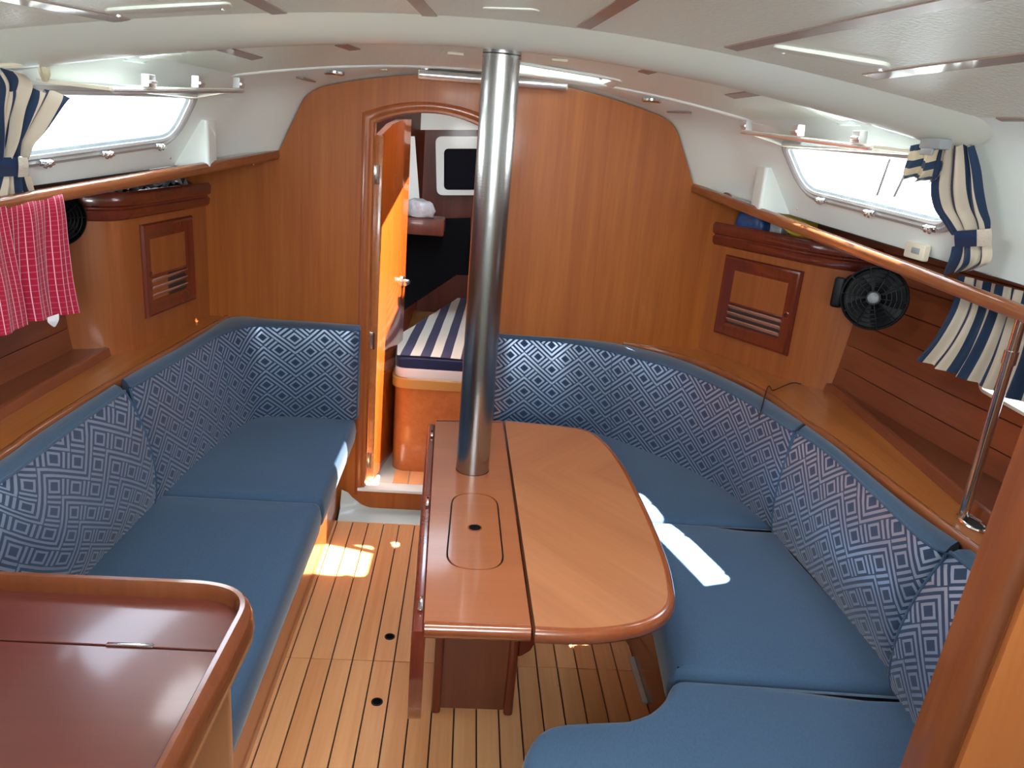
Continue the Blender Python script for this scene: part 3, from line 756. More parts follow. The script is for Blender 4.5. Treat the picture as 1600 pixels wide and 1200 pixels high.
def resamp(P, n):
    P = [V(p) for p in P]; L = [0]
    for i in range(1, len(P)): L.append(L[-1]+(P[i]-P[i-1]).length)
    out = []
    for k in range(n+1):
        s_ = L[-1]*k/n; i = 0
        while i < len(L)-2 and L[i+1] < s_: i += 1
        t = (s_-L[i])/max(1e-9, L[i+1]-L[i]); out.append(lerp(P[i], P[i+1], t))
    return out
def backcushion(O, I, B, label, group, bulge=.03, u0=0.0, seam=None, rnd=.022, zdip=.0, sq=(0, 0), us=1.0):
    """O outer top edge, I inner top edge, B foot line; matched lists of points"""
    def cl(L_, m_): return [V((p.x, min(p.y, m_), p.z)) for p in L_]
    O = smoothpath(cl(O, 3.248), 5); I = smoothpath(cl(I, 3.205), 5); B = smoothpath(cl(B, 3.165), 5)
    n = len(O); L = [0]
    for i in range(1, n): L.append(L[-1]+((I[i]+B[i])/2-(I[i-1]+B[i-1])/2).length)
    tot = L[-1]
    root_rows = []; face_rows = []; uvr = []
    NV = 12; pip = []; pipb = []
    for i in range(n):
        e = min(L[i]+sq[0], tot-L[i]+sq[1]); er = min(1, e/.07); ez = math.sqrt(max(0, 1-(1-er)**2))
        o, a, bq = O[i], I[i].copy(), B[i].copy()
        pull = (1-ez)*rnd; a = lerp(a, o, min(.9, pull/max(.01, (a-o).length)))
        bq = bq + (V((o.x, o.y, bq.z))-bq).normalized()*pull
        inn = (a+bq)/2-V((o.x, o.y, (a.z+bq.z)/2)); inn.z = 0; inn.normalize()
        fr_ = []; uu = []
        for k in range(NV+1):
            t = k/NV; p = lerp(a, bq, t)
            bl = bulge*(.35+.65*ez)*(math.sin(PI*t)**.75)
            p = p+inn*bl + V((0, 0, .0))
            fr_.append(p); uu.append(((u0+L[i])*us, (1-t)*(a-bq).length*us))
        face_rows.append(fr_); uvr.append(uu)
        ob = V((o.x, o.y, bq.z))
        root_rows.append([fr_[0]+V((0, 0, .002)), lerp(fr_[0], o, .3)+V((0, 0, .010)), lerp(fr_[0], o, .8)+V((0, 0, .010)), o+V((0, 0, .001)), lerp(o, ob, .5), ob, fr_[-1]+V((0, 0, -.004))] )
        pip.append(a+V((0, 0, .003))+inn*.003)
    b = Bm(); b.grid(root_rows)
    for rr_, fr_ in ((root_rows[0], face_rows[0]), (root_rows[-1], face_rows[-1])):
        b.face(rr_ + fr_[1:-1][::-1])
    root = b.build('back_cushion', 'navy', None, 50)
    tag(root, label, 'cushion', group)
    Bm().grid(face_rows, uvr).build('front_panel', 'fret', root, 80)
    pb = Bm(); pb.tube(pip, .0042, 8); pb.tube([face_rows[0][k]+(face_rows[0][k]-face_rows[1][k]).normalized()*.002 for k in range(NV+1)], .004, 8)
    pb.tube([face_rows[-1][k]+(face_rows[-1][k]-face_rows[-2][k]).normalized()*.002 for k in range(NV+1)], .004, 8)
    pb.build('piping', 'navy', root)
    if seam is not None:
        i = min(range(n), key=lambda i: abs(L[i]/tot-seam)); Bm().tube([p for p in face_rows[i]], .0016, 6).build('seam', 'navy', root)
    return root
ZS = .87
lz = lambda L_, z: [PZ(x, y, z) for x, y in L_]
Ol = [(190, 594), (235, 568), (275, 547), (320, 520), (362, 496), (412, 499), (460, 502), (510, 506), (564, 510)]
Il = [(204, 608), (252, 579), (292, 555), (340, 526), (388, 511), (425, 511), (470, 513), (515, 515), (561, 518)]
Bl = [(245, 783), (283, 747), (320, 713), (360, 681), (398, 656), (435, 651), (470, 651), (515, 653), (555, 657)]
backcushion(lz(Ol, ZS), lz(Il, ZS), lz(Bl, ZL), 'left bench back cushion with silver maze pattern, bent round the bulkhead corner', 'maze-patterned back cushions', .022, seam=.5, sq=(.02, 0))
O2 = lz([(0, 721), (62, 677), (120, 639), (176, 604)], ZS); I2 = lz([(5, 751), (66, 706), (130, 658), (194, 612)], ZS); B2 = lz([(118, 917), (160, 872), (202, 829), (241, 789)], ZL)
O2 = [V((-1.09, 1.275, ZS)), V((-1.085, 1.5, ZS))]+O2; I2 = [V((-1.035, 1.275, ZS)), V((-1.03, 1.5, ZS))]+I2; B2 = [V((-1.0, 1.275, ZL)), V((-1.0, 1.5, ZL))]+B2
backcushion(O2, I2, B2, 'left bench back cushion with silver maze pattern, partly behind the chart table', 'maze-patterned back cushions', .040, u0=.05, sq=(0, .05))
Or = [(776, 519), (830, 521), (885, 524), (945, 532), (1005, 546), (1065, 563), (1125, 588), (1190, 620), (1257, 663)]
Ir = [(776, 527), (828, 529), (882, 534), (938, 544), (995, 557), (1055, 572), (1115, 592), (1180, 620), (1245, 657)]
Ir = [(776, 527), (828, 530), (880, 535), (934, 545), (990, 559), (1048, 575), (1105, 597), (1167, 629), (1239, 676)]
Br = [(771, 644), (825, 651), (880, 662), (935, 679), (985, 698), (1040, 720), (1095, 745), (1150, 778), (1203, 824)]
backcushion(lz(Or, ZS), lz(Ir, ZS), lz(Br, ZR), 'right bench back cushion with silver maze pattern, curving round behind the table', 'maze-patterned back cushions', .022, seam=.36, sq=(0, .02))
Or2 = [(1262, 667), (1310, 703), (1360, 745), (1405, 782), (1450, 815), (1500, 849)]
Ir2 = [(1246, 676), (1290, 706), (1335, 745), (1378, 785), (1424, 830), (1470, 868)]
Br2 = [(1207, 832), (1250, 879), (1292, 927), (1330, 972), (1365, 1015), (1395, 1058)]
backcushion(lz(Or2, ZS), lz(Ir2, ZS), lz(Br2, ZR), 'right bench back cushion with silver maze pattern, below the steel grab post', 'maze-patterned back cushions', .044, u0=.03, sq=(.05, 0))
Or3 = [V((1.205, 1.525, ZS)), V((1.215, 1.35, ZS)), V((1.22, 1.20, ZS)), V((1.22, 1.11, ZS)), V((1.21, 1.01, ZS))]
Ir3 = [V((1.148, 1.520, ZS)), V((1.155, 1.35, ZS)), V((1.150, 1.20, ZS)), V((1.145, 1.11, ZS)), V((1.14, 1.01, ZS))]
Br3 = [V((1.090, 1.515, ZR)), V((1.08, 1.38, ZR)), V((1.055, 1.2, ZR)), V((1.04, 1.11, ZR)), V((1.03, 1.01, ZR))]
backcushion(Or3, Ir3, Br3, 'right bench back cushion with silver maze pattern, beside the varnished corner panel', 'maze-patterned back cushions', .045, u0=.07, sq=(.05, 0))

# shelves behind the back cushions
def shelf_set(inner, mid, hullf, sg, lab):
    root = thing('side_shelf', (inner[1].x, inner[1].y, .6), lab, 'shelf')
    ip = smoothpath(inner, 4); mp_ = resamp(mid, len(ip)-1); hp_ = resamp(hullf, len(ip)-1)
    z = ZS+.004
    b = Bm(); b.grid([[V((p.x+.0*sg, p.y, z-.03)), V((p.x-sg*.003, p.y, z-.012)), V((p.x, p.y, z+.004)), V((p.x+sg*.008, p.y, z+.008)), V((p.x+sg*.018, p.y, z+.005)), V((p.x+sg*.020, p.y, z))] for p in ip]).build('nosing', 'rail', root, 60)
    b = Bm(); b.grid([[V((p.x+sg*.019, p.y, z)), V((q.x, q.y, z))] for p, q in zip(ip, mp_)]).build('shelf_board', 'shelf', root, 30)
    b = Bm(); b.grid([[V((q.x, q.y, z)), V((q.x+sg*.004, q.y, z+.028)), V((q.x+sg*.012, q.y, z+.032)), V((q.x+sg*.020, q.y, z+.030))] for q in mp_]).build('fiddle', 'hull', root, 50)
    b = Bm(); b.grid([[V((q.x+sg*.018, q.y, z+.028)), V((r.x+sg*.05, r.y, z+.028))] for q, r in zip(mp_, hp_)]).build('rear_board', 'hull', root, 30)
    b = Bm(); b.grid([[V((p.x, p.y, z-.03)), V((p.x+sg*.03, p.y, .53))] for p in ip]).build('seat_back_panel', 'locker', root, 30)
    return root
li = [PZ(362, 494, ZS), PZ(275, 545, ZS), PZ(178, 600, ZS), PZ(62, 674, ZS), PZ(0, 718, ZS), V((-1.10, 1.3, ZS)), V((-1.12, .5, ZS))]
li = [V((li[0].x, 3.262, ZS))]+li[1:]
lm = [V((-1.155, 3.262, ZS)), V((-1.185, 2.58, ZS)), V((-1.20, 1.9, ZS)), V((-1.25, .5, ZS))]
HL = [V((-1.27, 3.262, .9)), V((-1.285, 2.6, .9)), V((-1.315, 1.9, .9)), V((-1.37, .5, .9)), V((-1.40, -.6, .9))]
shelf_set(li, lm, HL[:4], -1, 'varnished wooden shelf running behind the left bench back cushions')
ri = lz([(945, 528), (1020, 546), (1100, 571), (1187, 612), (1250, 656), (1300, 690), (1412, 776), (1518, 858)], ZS)
ri = ri+[V((1.235, 1.3, ZS)), V((1.235, .96, ZS))]
rm = [V((1.02, 3.262, ZS)), V((1.15, 3.10, ZS)), V((1.40, 2.70, ZS)), V((1.36, 2.2, ZS)), V((1.325, 1.77, ZS)), V((1.34, .96, ZS))]
HR = [V((1.20, 3.262, .9)), V((1.30, 3.1, .9)), V((1.42, 2.65, .9)), V((1.46, 2.2, .9)), V((1.51, 1.81, .9)), V((1.56, .96, .9)), V((1.60, -.6, .9))]
ri[0] = V((.632, 3.262, ZS))
shelf_set(ri, rm, HR[:6], 1, 'varnished wooden shelf curving behind the right bench back cushions')
# hull sides above the shelves: horizontal planks
for sg, H_, wl in ((-1, HL, 'wall_left'), (1, HR, 'wall_right')):
    w = winner[sg][1]
    ends = [(H_[0], H_[1]), ] ; N_ = 7; zz0, zz1 = .885, 1.50
    path = resamp(H_, 18)
    for k in range(N_):
        za = zz0+(zz1-zz0)*k/N_+.0008; zc = zz0+(zz1-zz0)*(k+1)/N_-.0008
        fx = lambda z: sg*(.045*((z-.885)/.6)**.8)
        rws = [[V((p.x+fx(za), p.y, za)), V((p.x+fx(za)-sg*.002, p.y, za+.002)), V((p.x+fx(zc)-sg*.002, p.y, zc-.002)), V((p.x+fx(zc), p.y, zc))] for p in path]
        Bm().grid(rws).build('plank', 'hull', w, 30)
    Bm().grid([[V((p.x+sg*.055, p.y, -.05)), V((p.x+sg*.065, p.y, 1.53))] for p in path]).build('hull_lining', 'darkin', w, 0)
    # underside of the side deck, shade behind the handrail put into its dark colour
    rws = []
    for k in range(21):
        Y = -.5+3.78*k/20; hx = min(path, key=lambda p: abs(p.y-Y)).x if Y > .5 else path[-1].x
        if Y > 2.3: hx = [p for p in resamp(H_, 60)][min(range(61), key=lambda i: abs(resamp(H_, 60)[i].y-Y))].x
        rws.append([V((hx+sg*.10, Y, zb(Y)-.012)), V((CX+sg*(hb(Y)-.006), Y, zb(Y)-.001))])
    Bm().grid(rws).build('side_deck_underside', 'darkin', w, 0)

# ------------------------------------------------------------------ handrails
for sg, A_, B_ in ((-1, V((-.775, 3.268, 1.548)), V((-1.09, 1.906, 1.447))), (1, V((.910, 3.268, 1.552)), V((1.28, 1.685, 1.403)))):
    E = A_+(B_-A_)*1.5
    path = [lerp(A_, E, k/12) for k in range(13)]
    t = (E-A_).normalized(); out = V((sg, 0, 0)); out = (out-t*out.dot(t)).normalized(); up = t.cross(out)*sg; up = up if up.z > 0 else -up
    sec = [(-.019, -.012), (-.021, .002), (-.017, .016), (-.006, .024), (.008, .024), (.014, .016), (.022, .014), (.024, -.004), (.016, -.018), (-.006, -.022), (-.015, -.020)]
    rws = [[p+out*a*.78+up*c*.78 for a, c in sec] for p in path]
    b = Bm(); b.grid([r+[r[0]] for r in rws]); b.face(rws[0]); b.face(rws[-1][::-1]); o = b.build('handrail', 'rail', None, 50)
    tag(o, 'long varnished wooden handrail under the %s window' % ('right' if sg > 0 else 'left, with a red towel on it'), 'handrail')
    # little rounded bracket near the bulkhead
    p = lerp(A_, B_, .12 if sg > 0 else .10)+out*.07+V((0, 0, .012)); Bm().lathe(p+V((0, 0, -.045)), [(.034, 0), (.034, .04), (.026, .052), (0, .056)], (0, 0, 1), 20).build('rail_bracket', 'mahogh', o)

# ------------------------------------------------------------------ side lockers with louvred doors
def locker(plan, ztop_, fa, fb, doorrect, holeside, lab, sg):
    """fa, fb: face line ends (2d); doorrect (u0,u1,z0,z1)"""
    c = plan[0]; root = thing('side_locker', (c[0], c[1], ZS), lab, 'cabinet')
    Bm().prism(plan, ZS+.004, ztop_, 0).build('carcass', 'locker', root, 40)
    n = len(plan)
    def offp(d):
        ar = sum(plan[i][0]*plan[(i+1) % n][1]-plan[(i+1) % n][0]*plan[i][1] for i in range(n)); out = []
        for i in range(n):
            a = V(plan[i-1]); q = V(plan[(i+1) % n]); p = V(plan[i]); t = (q-a).normalized(); nn = V((t.y, -t.x))*(1 if ar > 0 else -1)
            q_ = p+nn*d; out.append((q_.x, min(q_.y, 3.266)))
        return out
    b = Bm(); pr_ = [(.0, ztop_-.004), (.008, ztop_-.002), (.018, ztop_+.008), (.020, ztop_+.030), (.012, ztop_+.036), (.012, ztop_+.040), (.024, ztop_+.048), (.027, ztop_+.078), (.018, ztop_+.090), (.004, ztop_+.090), (-.004, ztop_+.080), (-.006, ztop_+.05)]
    rg = [[V((p[0], p[1], z)) for p in offp(d)] for d, z in pr_]; b.grid([r+[r[0]] for r in rg]); b.build('crown_moulding', 'mahog', root, 50)
    b = Bm(); b.face([V((p[0], p[1], ztop_+.051)) for p in offp(-.002)]); b.build('top_board', 'mahog', root, 0)
    u = V((fb[0]-fa[0], fb[1]-fa[1], 0)).normalized(); w_ = V((0, 0, 1)); nrm = u.cross(w_)
    if nrm.dot(V((-fa[0], -fa[1], 0))) < 0: nrm = -nrm
    o3 = V((fa[0], fa[1], 0)); mt3 = Matrix((u, w_, nrm)).transposed(); mt = xf(o3, u, w_, nrm)
    u0, u1, z0, z1 = doorrect; D = Bm()
    fw = .056
    # moulded frame as mitred loops
    def lp(i, h): return [o3+u*x+w_*z+nrm*h for x, z in ((u0+i, z0+i), (u1-i, z0+i), (u1-i, z1-i), (u0+i, z1-i))]
    loops = [lp(0, .001), lp(.0, .010), lp(.005, .018), lp(.012, .020), lp(.024, .016), lp(fw-.016, .014), lp(fw-.006, .009), lp(fw, .008), lp(fw, .001)]
    D.grid([r+[r[0]] for r in loops]); dr_ = D.build('door', 'mahog', root, 30)
    zl = z0+fw+.086
    Bm().box(o3+u*((u0+u1)/2)+w_*((zl+z1-fw)/2)+nrm*.004, (u1-u0-2*fw+.002, z1-fw-zl, .008), mt3).build('panel', 'locker', dr_)
    Bm().box(o3+u*((u0+u1)/2)+w_*((z0+fw+zl)/2)-nrm*.0+nrm*.002, (u1-u0-2*fw+.002, zl-z0-fw, .002), mt3).build('louvre_backing', 'caulk', dr_)
    side_ = 1 if holeside > 0 else -1
    ua, ub = (u0+fw, u1-fw)
    for k in range(3):
        zc = z0+fw+.015+k*.027
        rot = Matrix.Rotation(math.radians(38), 3, 'X')
        Bm().box(o3+u*((ua+ub)/2)+w_*zc+nrm*.008, (ub-ua, .019, .005), mt3 @ rot, .0015).build('slat', 'slatm', dr_)
    Bm().box(o3+u*((ua+ub)/2)+w_*(zl)+nrm*.008, (ub-ua, .008, .012), mt3, .002).build('louvre_rail', 'mahog', dr_)
    hx = (u1-fw*.5-.004) if holeside > 0 else (u0+fw*.5+.004)
    hc_ = o3+u*hx+w_*(z0+(z1-z0)*.47)
    Bm().lathe(hc_+nrm*.010, [(.0135, 0), (.0135, .007), (.010, .008), (.0095, .001)], nrm, 20).build('finger_ring', 'mahogh', dr_)
    Bm().lathe(hc_+nrm*.0105, [(.0095, 0), (.0095, .004), (0, .0042)], nrm, 16).build('finger_hole', 'blackr', dr_)
    return root, (o3, u, w_, nrm)
fa, fb = (-1.058, 3.262), (-1.139, 2.68)
plan = rounded([fa, (-1.143, 2.61), (-1.29, 2.55), (-1.36, 2.54), (-1.36, 3.262)], [0, .07, .0, 0, 0], 8)
Lf = math.dist(fa, fb)
uu = V((fb[0]-fa[0], fb[1]-fa[1])).normalized()
def ucoord(fa, uu, x, y): return (V((x, y))-V(fa)).dot(uu)
locker(plan, 1.329, fa, fb, (ucoord(fa, uu, -1.075, 3.101), ucoord(fa, uu, -1.124, 2.745), .972, 1.302), 1, 'wooden side locker with a louvred door on the left shelf', -1)
fa, fb = (1.024, 3.262), (1.291, 2.80)
plan = rounded([fa, (1.305, 2.775), (1.44, 2.70), (1.50, 2.66), (1.56, 2.64), (1.56, 3.262)], [0, .07, 0, 0, 0, 0], 8)
uu = V((fb[0]-fa[0], fb[1]-fa[1])).normalized()
lockR, frR = locker(plan, 1.332, fa, fb, (ucoord(fa, uu, 1.078, 3.172), ucoord(fa, uu, 1.267, 2.842), .969, 1.30), 1, 'wooden side locker with a louvred door on the right shelf', 1)

# ------------------------------------------------------------------ fans
def fan(c, axis, R_, lab, mount):
    axis = V(axis).normalized(); root = thing('cabin_fan', c, lab, 'fan')
    q = axis.to_track_quat('Z', 'Y')
    def ringpts(r, h, n=32): return [V(c)+q @ V((r*math.cos(2*PI*k/n), r*math.sin(2*PI*k/n), h)) for k in range(n+1)]
    g = Bm(); g.lathe(c, [(R_*.96, -.030), (R_, -.026), (R_*1.02, 0), (R_, .012), (R_*.95, .014), (R_*.93, .0), (R_*.93, -.026)], axis, 40); g.build('housing', 'black', root)
    g = Bm()
    for f in (.80, .66, .52, .38): g.tube(ringpts(R_*f, .014+.010*(1-f)), .0018, 6, False)
    for k in range(10):
        a = 2*PI*k/10; d_ = V((math.cos(a), math.sin(a), 0)); g.tube([V(c)+q @ (d_*R_*.2+V((0, 0, .024))), V(c)+q @ (d_*R_*.6+V((0, 0, .020))), V(c)+q @ (d_*R_*.96+V((0, 0, .012)))], .0022, 6)
    g.build('guard', 'black', root)
    for k in range(5):
        a = 2*PI*k/5; bl = Bm(); rws = []
        for i in range(6):
            r = R_*(.2+.68*i/5); rr_ = []
            for j in range(5):
                th_ = a+(j/4-.5)*(.95-.2*i/5)+.15*i/5; rr_.append(V(c)+q @ V((r*math.cos(th_), r*math.sin(th_), -.010+(j/4-.5)*.018)))
            rws.append(rr_)
        bl.grid(rws); bl.solidify(.0015); bl.build('blade', 'black', root, 50)
    Bm().lathe(c, [(R_*.24, -.03), (R_*.24, .020), (R_*.22, .026), (R_*.0, .027)], axis, 24).build('hub', 'black', root)
    Bm().lathe(V(c)+axis*.027, [(R_*.17, 0), (R_*.17, .002), (R_*.14, .004), (0, .004)], axis, 24).build('badge', 'hubm', root)
    lf_ = V((0, 0, 1)).cross(axis).normalized()*mount[3]; m_ = V(mount[:3])
    fr3 = Matrix((lf_, V((0, 0, 1)), axis if abs(axis.z) < .5 else axis)).transposed()
    b = Bm(); b.lathe(c, [(R_*.45, -.060), (R_*.5, -.028)], axis, 20)
    pod = V(c)+lf_*R_*1.12-axis*.02
    b.box(pod, (R_*.34, R_*1.0, .05), fr3, .010, 3); b.tube([V(c)-axis*.045, lerp(V(c), pod, .5)-axis*.06, pod-axis*.01], .013, 10); b.tube([pod-axis*.01, m_], .018, 12)
    b.build('bracket', 'black', root)
    return root
fc = EYE+ray(1366, 466)*2.42
fan(fc, EYE+V((-.35, 0, .05))-fc, .098, 'round black cabin fan on the right locker, grey centre badge', (1.40, 2.735, 1.30, -1))
# clip-on side motor pod of the right fan
fc2 = PY(88, 340, 2.44)
fan(fc2, (.75, -.6, .0), .085, 'black cabin fan half hidden behind the red towel', (fc2.x-.05, 2.56, 1.33, -1))

# ------------------------------------------------------------------ mast post
post = thing('mast_post', (.056, 2.225, .70), 'brushed stainless steel post rising from the table to the ceiling beam', 'post')
pc = PZ(738, 726, .70); pc = V((.0585, 2.215, .70))
b = Bm(); b.lathe((pc.x, pc.y, 0), [(.0505, .02), (.0505, 1.888)], (0, 0, 1), 48); b.build('tube', 'steel', post, 30)
b = Bm(); b.lathe((pc.x, pc.y, 0), [(.0515, 1.888), (.0515, 1.894), (.050, 1.896), (.0515, 1.898), (.0515, 1.935)], (0, 0, 1), 48); b.build('collar', 'steel', post, 30)

# ------------------------------------------------------------------ table
ZT = .70
tab = thing('dining_table', (.07, 2.0, 0), 'varnished drop-leaf saloon table around the steel post', 'table')
def topslab(outline, name, mat, zt=ZT, th=.034, hole=None):
    n = len(outline); b = Bm(); ar = sum(outline[i][0]*outline[(i+1) % n][1]-outline[(i+1) % n][0]*outline[i][1] for i in range(n))
    def ins(d):
        out = []
        for i in range(n):
            a = V(outline[i-1]); q = V(outline[(i+1) % n]); p = V(outline[i]); t = (q-a).normalized(); nn = V((-t.y, t.x))*(1 if ar > 0 else -1); q_ = p+nn*d; out.append(q_)
        return out
    return b, ins
a, bq, c, d = (-.076, 2.628), (.170, 2.660), (.190, 1.402), (-.042, 1.398)
def lipped(outline, square, name_prefix, matTop, straight=None):
    """tabletop piece: veneer field plus rounded hardwood lipping"""
    b = Bm(); b.prism(outline, ZT-.034, ZT, 0); return b
# centre section: field with cut-out lid and post
ctr = [a, bq, c, d]
lid = rounded([(.000, 2.045), (.132, 2.045), (.140, 1.632), (-.006, 1.632)], .072, 8)
ph = [(pc.x+.0525*math.cos(t*PI/16), pc.y+.0525*math.sin(t*PI/16)) for t in range(32)]
b = Bm(); b.holed([(p[0], p[1]) for p in [(-.076, 2.628), (.167, 2.655), (.187, 1.415), (-.042, 1.412)]], [lid, ph], lambda x, y: V((x, y, ZT))); b.solidify(.012)
b.build('centre_top', 'tablex', tab, 0)
def lipping(path, name, w=.014, th=.034):
    """rounded edging running along path (closed False), profile outward to the left-hand normal"""
    P_ = [V((p[0], p[1], 0)) for p in path]; rws = []
    for i, p in enumerate(P_):
        t = (P_[min(i+1, len(P_)-1)]-P_[max(i-1, 0)]).normalized(); nn = V((t.y, -t.x, 0))
        sec = [(-w, ZT+.0005), (-.004, ZT+.001), (.003, ZT-.003), (.008, ZT-.012), (.008, ZT-.022), (.003, ZT-.031), (-.006, ZT-th), (-w, ZT-th)]
        rws.append([V((p.x, p.y, z))+nn*d_ for d_, z in sec])
    b = Bm(); b.grid([r+[r[0]] for r in rws]); b.face(rws[0]); b.face(rws[-1]); return b.build(name, 'tedge', tab, 50)
Bm().prism([(-.070, 2.618), (.165, 2.645), (.185, 1.425), (-.038, 1.422)], ZT-.032, ZT-.014, 0).build('centre_core', 'ped', tab, 0)
lipping([(.187, 1.410), (-.040, 1.407)][::-1], 'front_lipping')
lipping([(.167, 2.650), (-.073, 2.624)], 'rear_lipping')
b = Bm(); b.prism([(x*.985+.0010, y) for x, y in rounded([(.0035, 2.042), (.1285, 2.042), (.1365, 1.635), (-.0025, 1.635)], .070, 8)], ZT-.012, ZT+.0005, .001, 1); l_ = b.build('bottle_lid', 'tablex', tab, 30)
Bm().lathe((.066, 1.838, ZT+.0006), [(.0195, 0), (.0195, .001), (.0165, .0015), (.016, .0008)], (0, 0, 1), 24).build('finger_ring', 'mahogh', l_)
Bm().lathe((.066, 1.838, ZT+.0019), [(.0158, 0), (0, .0002)], (0, 0, 1), 24).build('finger_hole', 'mattblack', l_)
Bm().prism([(x, y) for x, y in lid], ZT-.02, ZT-.0115, 0).build('lid_rebate', 'blackr', tab, 0)
# raised leaf
lp_ = [(915, 671), (947, 692), (975, 728), (1000, 775), (1023, 825), (1042, 875), (1050, 910), (1052, 938), (1040, 958), (1010, 974), (970, 983)]
le = [tuple(PZ(x, y, ZT))[:2] for x, y in lp_]
leafpath = [(.176, 2.664), (.33, 2.648)]+le+[(.30, 1.404), (.196, 1.404)]
leafpath = [(p.x, p.y) for p in smoothpath([V((x, y)) for x, y in leafpath], 4)]
def shrink(path, d):
    out = []
    for i, p in enumerate(path):
        a_ = V(path[max(i-1, 0)]); q = V(path[min(i+1, len(path)-1)]); t = (q-a_).normalized(); out.append((p[0]-t.y*-1*-d if False else p[0]+t.y*d, p[1]-t.x*d))
    return out
fld = shrink(leafpath, .012)
cen = V((.35, 2.0)); 
if (V(fld[20])-cen).length > (V(leafpath[20])-cen).length: fld = shrink(leafpath, -.012)
fld2 = [(max(x, .176+(2.66-y)*.0159), y) for x, y in fld]
Bm().prism([(x, y) for x, y in fld2], ZT-.030, ZT, 0).build('raised_leaf', 'table', tab, 0)
lipping(leafpath[::-1] if False else leafpath, 'leaf_lipping') if False else None
P_ = [V((p[0], p[1], 0)) for p in leafpath]; rws = []
for i, p in enumerate(P_):
    t = (P_[min(i+1, len(P_)-1)]-P_[max(i-1, 0)]).normalized(); nn = V((-t.y, t.x, 0))
    if nn.dot(p-V((.35, 2.0, 0))) < 0: nn = -nn
    sec = [(-.014, ZT+.0004), (-.005, ZT+.001), (.001, ZT-.002), (.006, ZT-.011), (.007, ZT-.022), (.002, ZT-.031), (-.006, ZT-.034), (-.014, ZT-.034)]
    rws.append([V((p.x, p.y, z))+nn*d_ for d_, z in sec])
b = Bm(); b.grid([r+[r[0]] for r in rws]); b.face(rws[0]); b.face(rws[-1]); b.build('leaf_lipping', 'tedge', tab, 50)
# hanging leaf on the port side
dl = []
for (x, y) in leafpath: dl.append((y, .665-(x-.18)*.88))
dl = [(1.408, .682), (1.408, .665)] + [p for p in dl[::-1]] + [(2.62, .665), (2.62, .682)]
b = Bm(); b.prism(dl, -.015, .015, .009, 4, True, xf((-.082, 0, 0), V((-.030, 1, 0)).normalized(), V((0, 0, 1)), V((1, .03, 0)).normalized()))
dm = b.build('hanging_leaf', 'mahog', tab, 40)
dm.location.x += .072
for Y in (1.50, 2.0, 2.52):
    xh = -.043-(Y-1.4)*.028; Bm().box((xh-.008, Y, .689), (.010, .05, .004), None, .001).build('leaf_hinge', 'chrome', tab)
# pedestal
Bm().box((.100, 2.22, .332), (.215, .50, .664), None).build('pedestal_box', 'ped', tab, 0)
for x in (-.008, .214):
    Bm().box((x, 2.225, .330), (.028, .565, .660), None, .009, 3).build('pedestal_side', 'mahog', tab, 40)
gs = [(0, .664), (.26, .664), (.255, .645), (.19, .60), (.12, .50), (.08, .40), (.062, .32), (.055, .28), (.035, .235), (.01, .215), (0, .212)]
Bm().prism(gs, -.012, .012, .004, 2, True, xf((.229, 1.965, 0), V((1, 0, 0)), V((0, 0, 1)), V((0, -1, 0)))).build('leaf_bracket', 'mahog', tab, 30)

# ------------------------------------------------------------------ chart table (bottom left)
ch = thing('chart_table', (-.7, .9, 0), 'dark red-brown chart table with raised varnished rim', 'desk')
ZC = .85
co = rounded([(-.362, .2), (-.340, 1.262), (-1.02, 1.262), (-1.02, .2)], [0, .125, 0, 0], 12)
Bm().prism(rounded([(-.385, .2), (-.365, 1.235), (-1.02, 1.235), (-1.02, .2)], [0, .11, 0, 0], 10), .02, ZC-.028, 0).build('desk_body', 'parte', ch, 40)
Bm().prism([(-.37, .2), (-.358, 1.10), (-1.02, 1.112), (-1.02, .2)], ZC-.03, ZC-.0005, .002, 1).build('desk_lid', 'chart', ch, 30)
Bm().prism(rounded([(-.358, 1.103), (-.356, 1.245), (-1.02, 1.245), (-1.02, 1.115)], [0, .105, 0, 0], 10), ZC-.03, ZC, .001, 1).build('fixed_strip', 'chart', ch, 30)
Bm().box((-.512, 1.106, ZC+.001), (.075, .008, .004), None, .001).build('lid_hinge', 'chrome', ch)
pth = [(-.362, .2), (-.356, .6), (-.345, 1.05)] + [p for p in rounded([(-.345, 1.05), (-.340, 1.262), (-1.02, 1.262)], [0, .125, 0], 12)[1:-1]] + [(-.6, 1.262), (-1.02, 1.262)]
P_ = [V((p[0], p[1], 0)) for p in pth]; rws = []
for i, p in enumerate(P_):
    t = (P_[min(i+1, len(P_)-1)]-P_[max(i-1, 0)]).normalized(); nn = V((t.y, -t.x, 0))
    sec = [(-.018, ZC-.001), (-.017, ZC+.022), (-.012, ZC+.030), (-.004, ZC+.031), (.004, ZC+.022), (.009, ZC+.004), (.011, ZC-.016), (.009, ZC-.034), (.0, ZC-.044), (-.020, ZC-.044)]
    rws.append([V((p.x, p.y, z))+nn*d_ for d_, z in sec])
b = Bm(); b.grid([r+[r[0]] for r in rws]); b.face(rws[0]); b.face(rws[-1]); b.build('rim', 'parte', ch, 50)

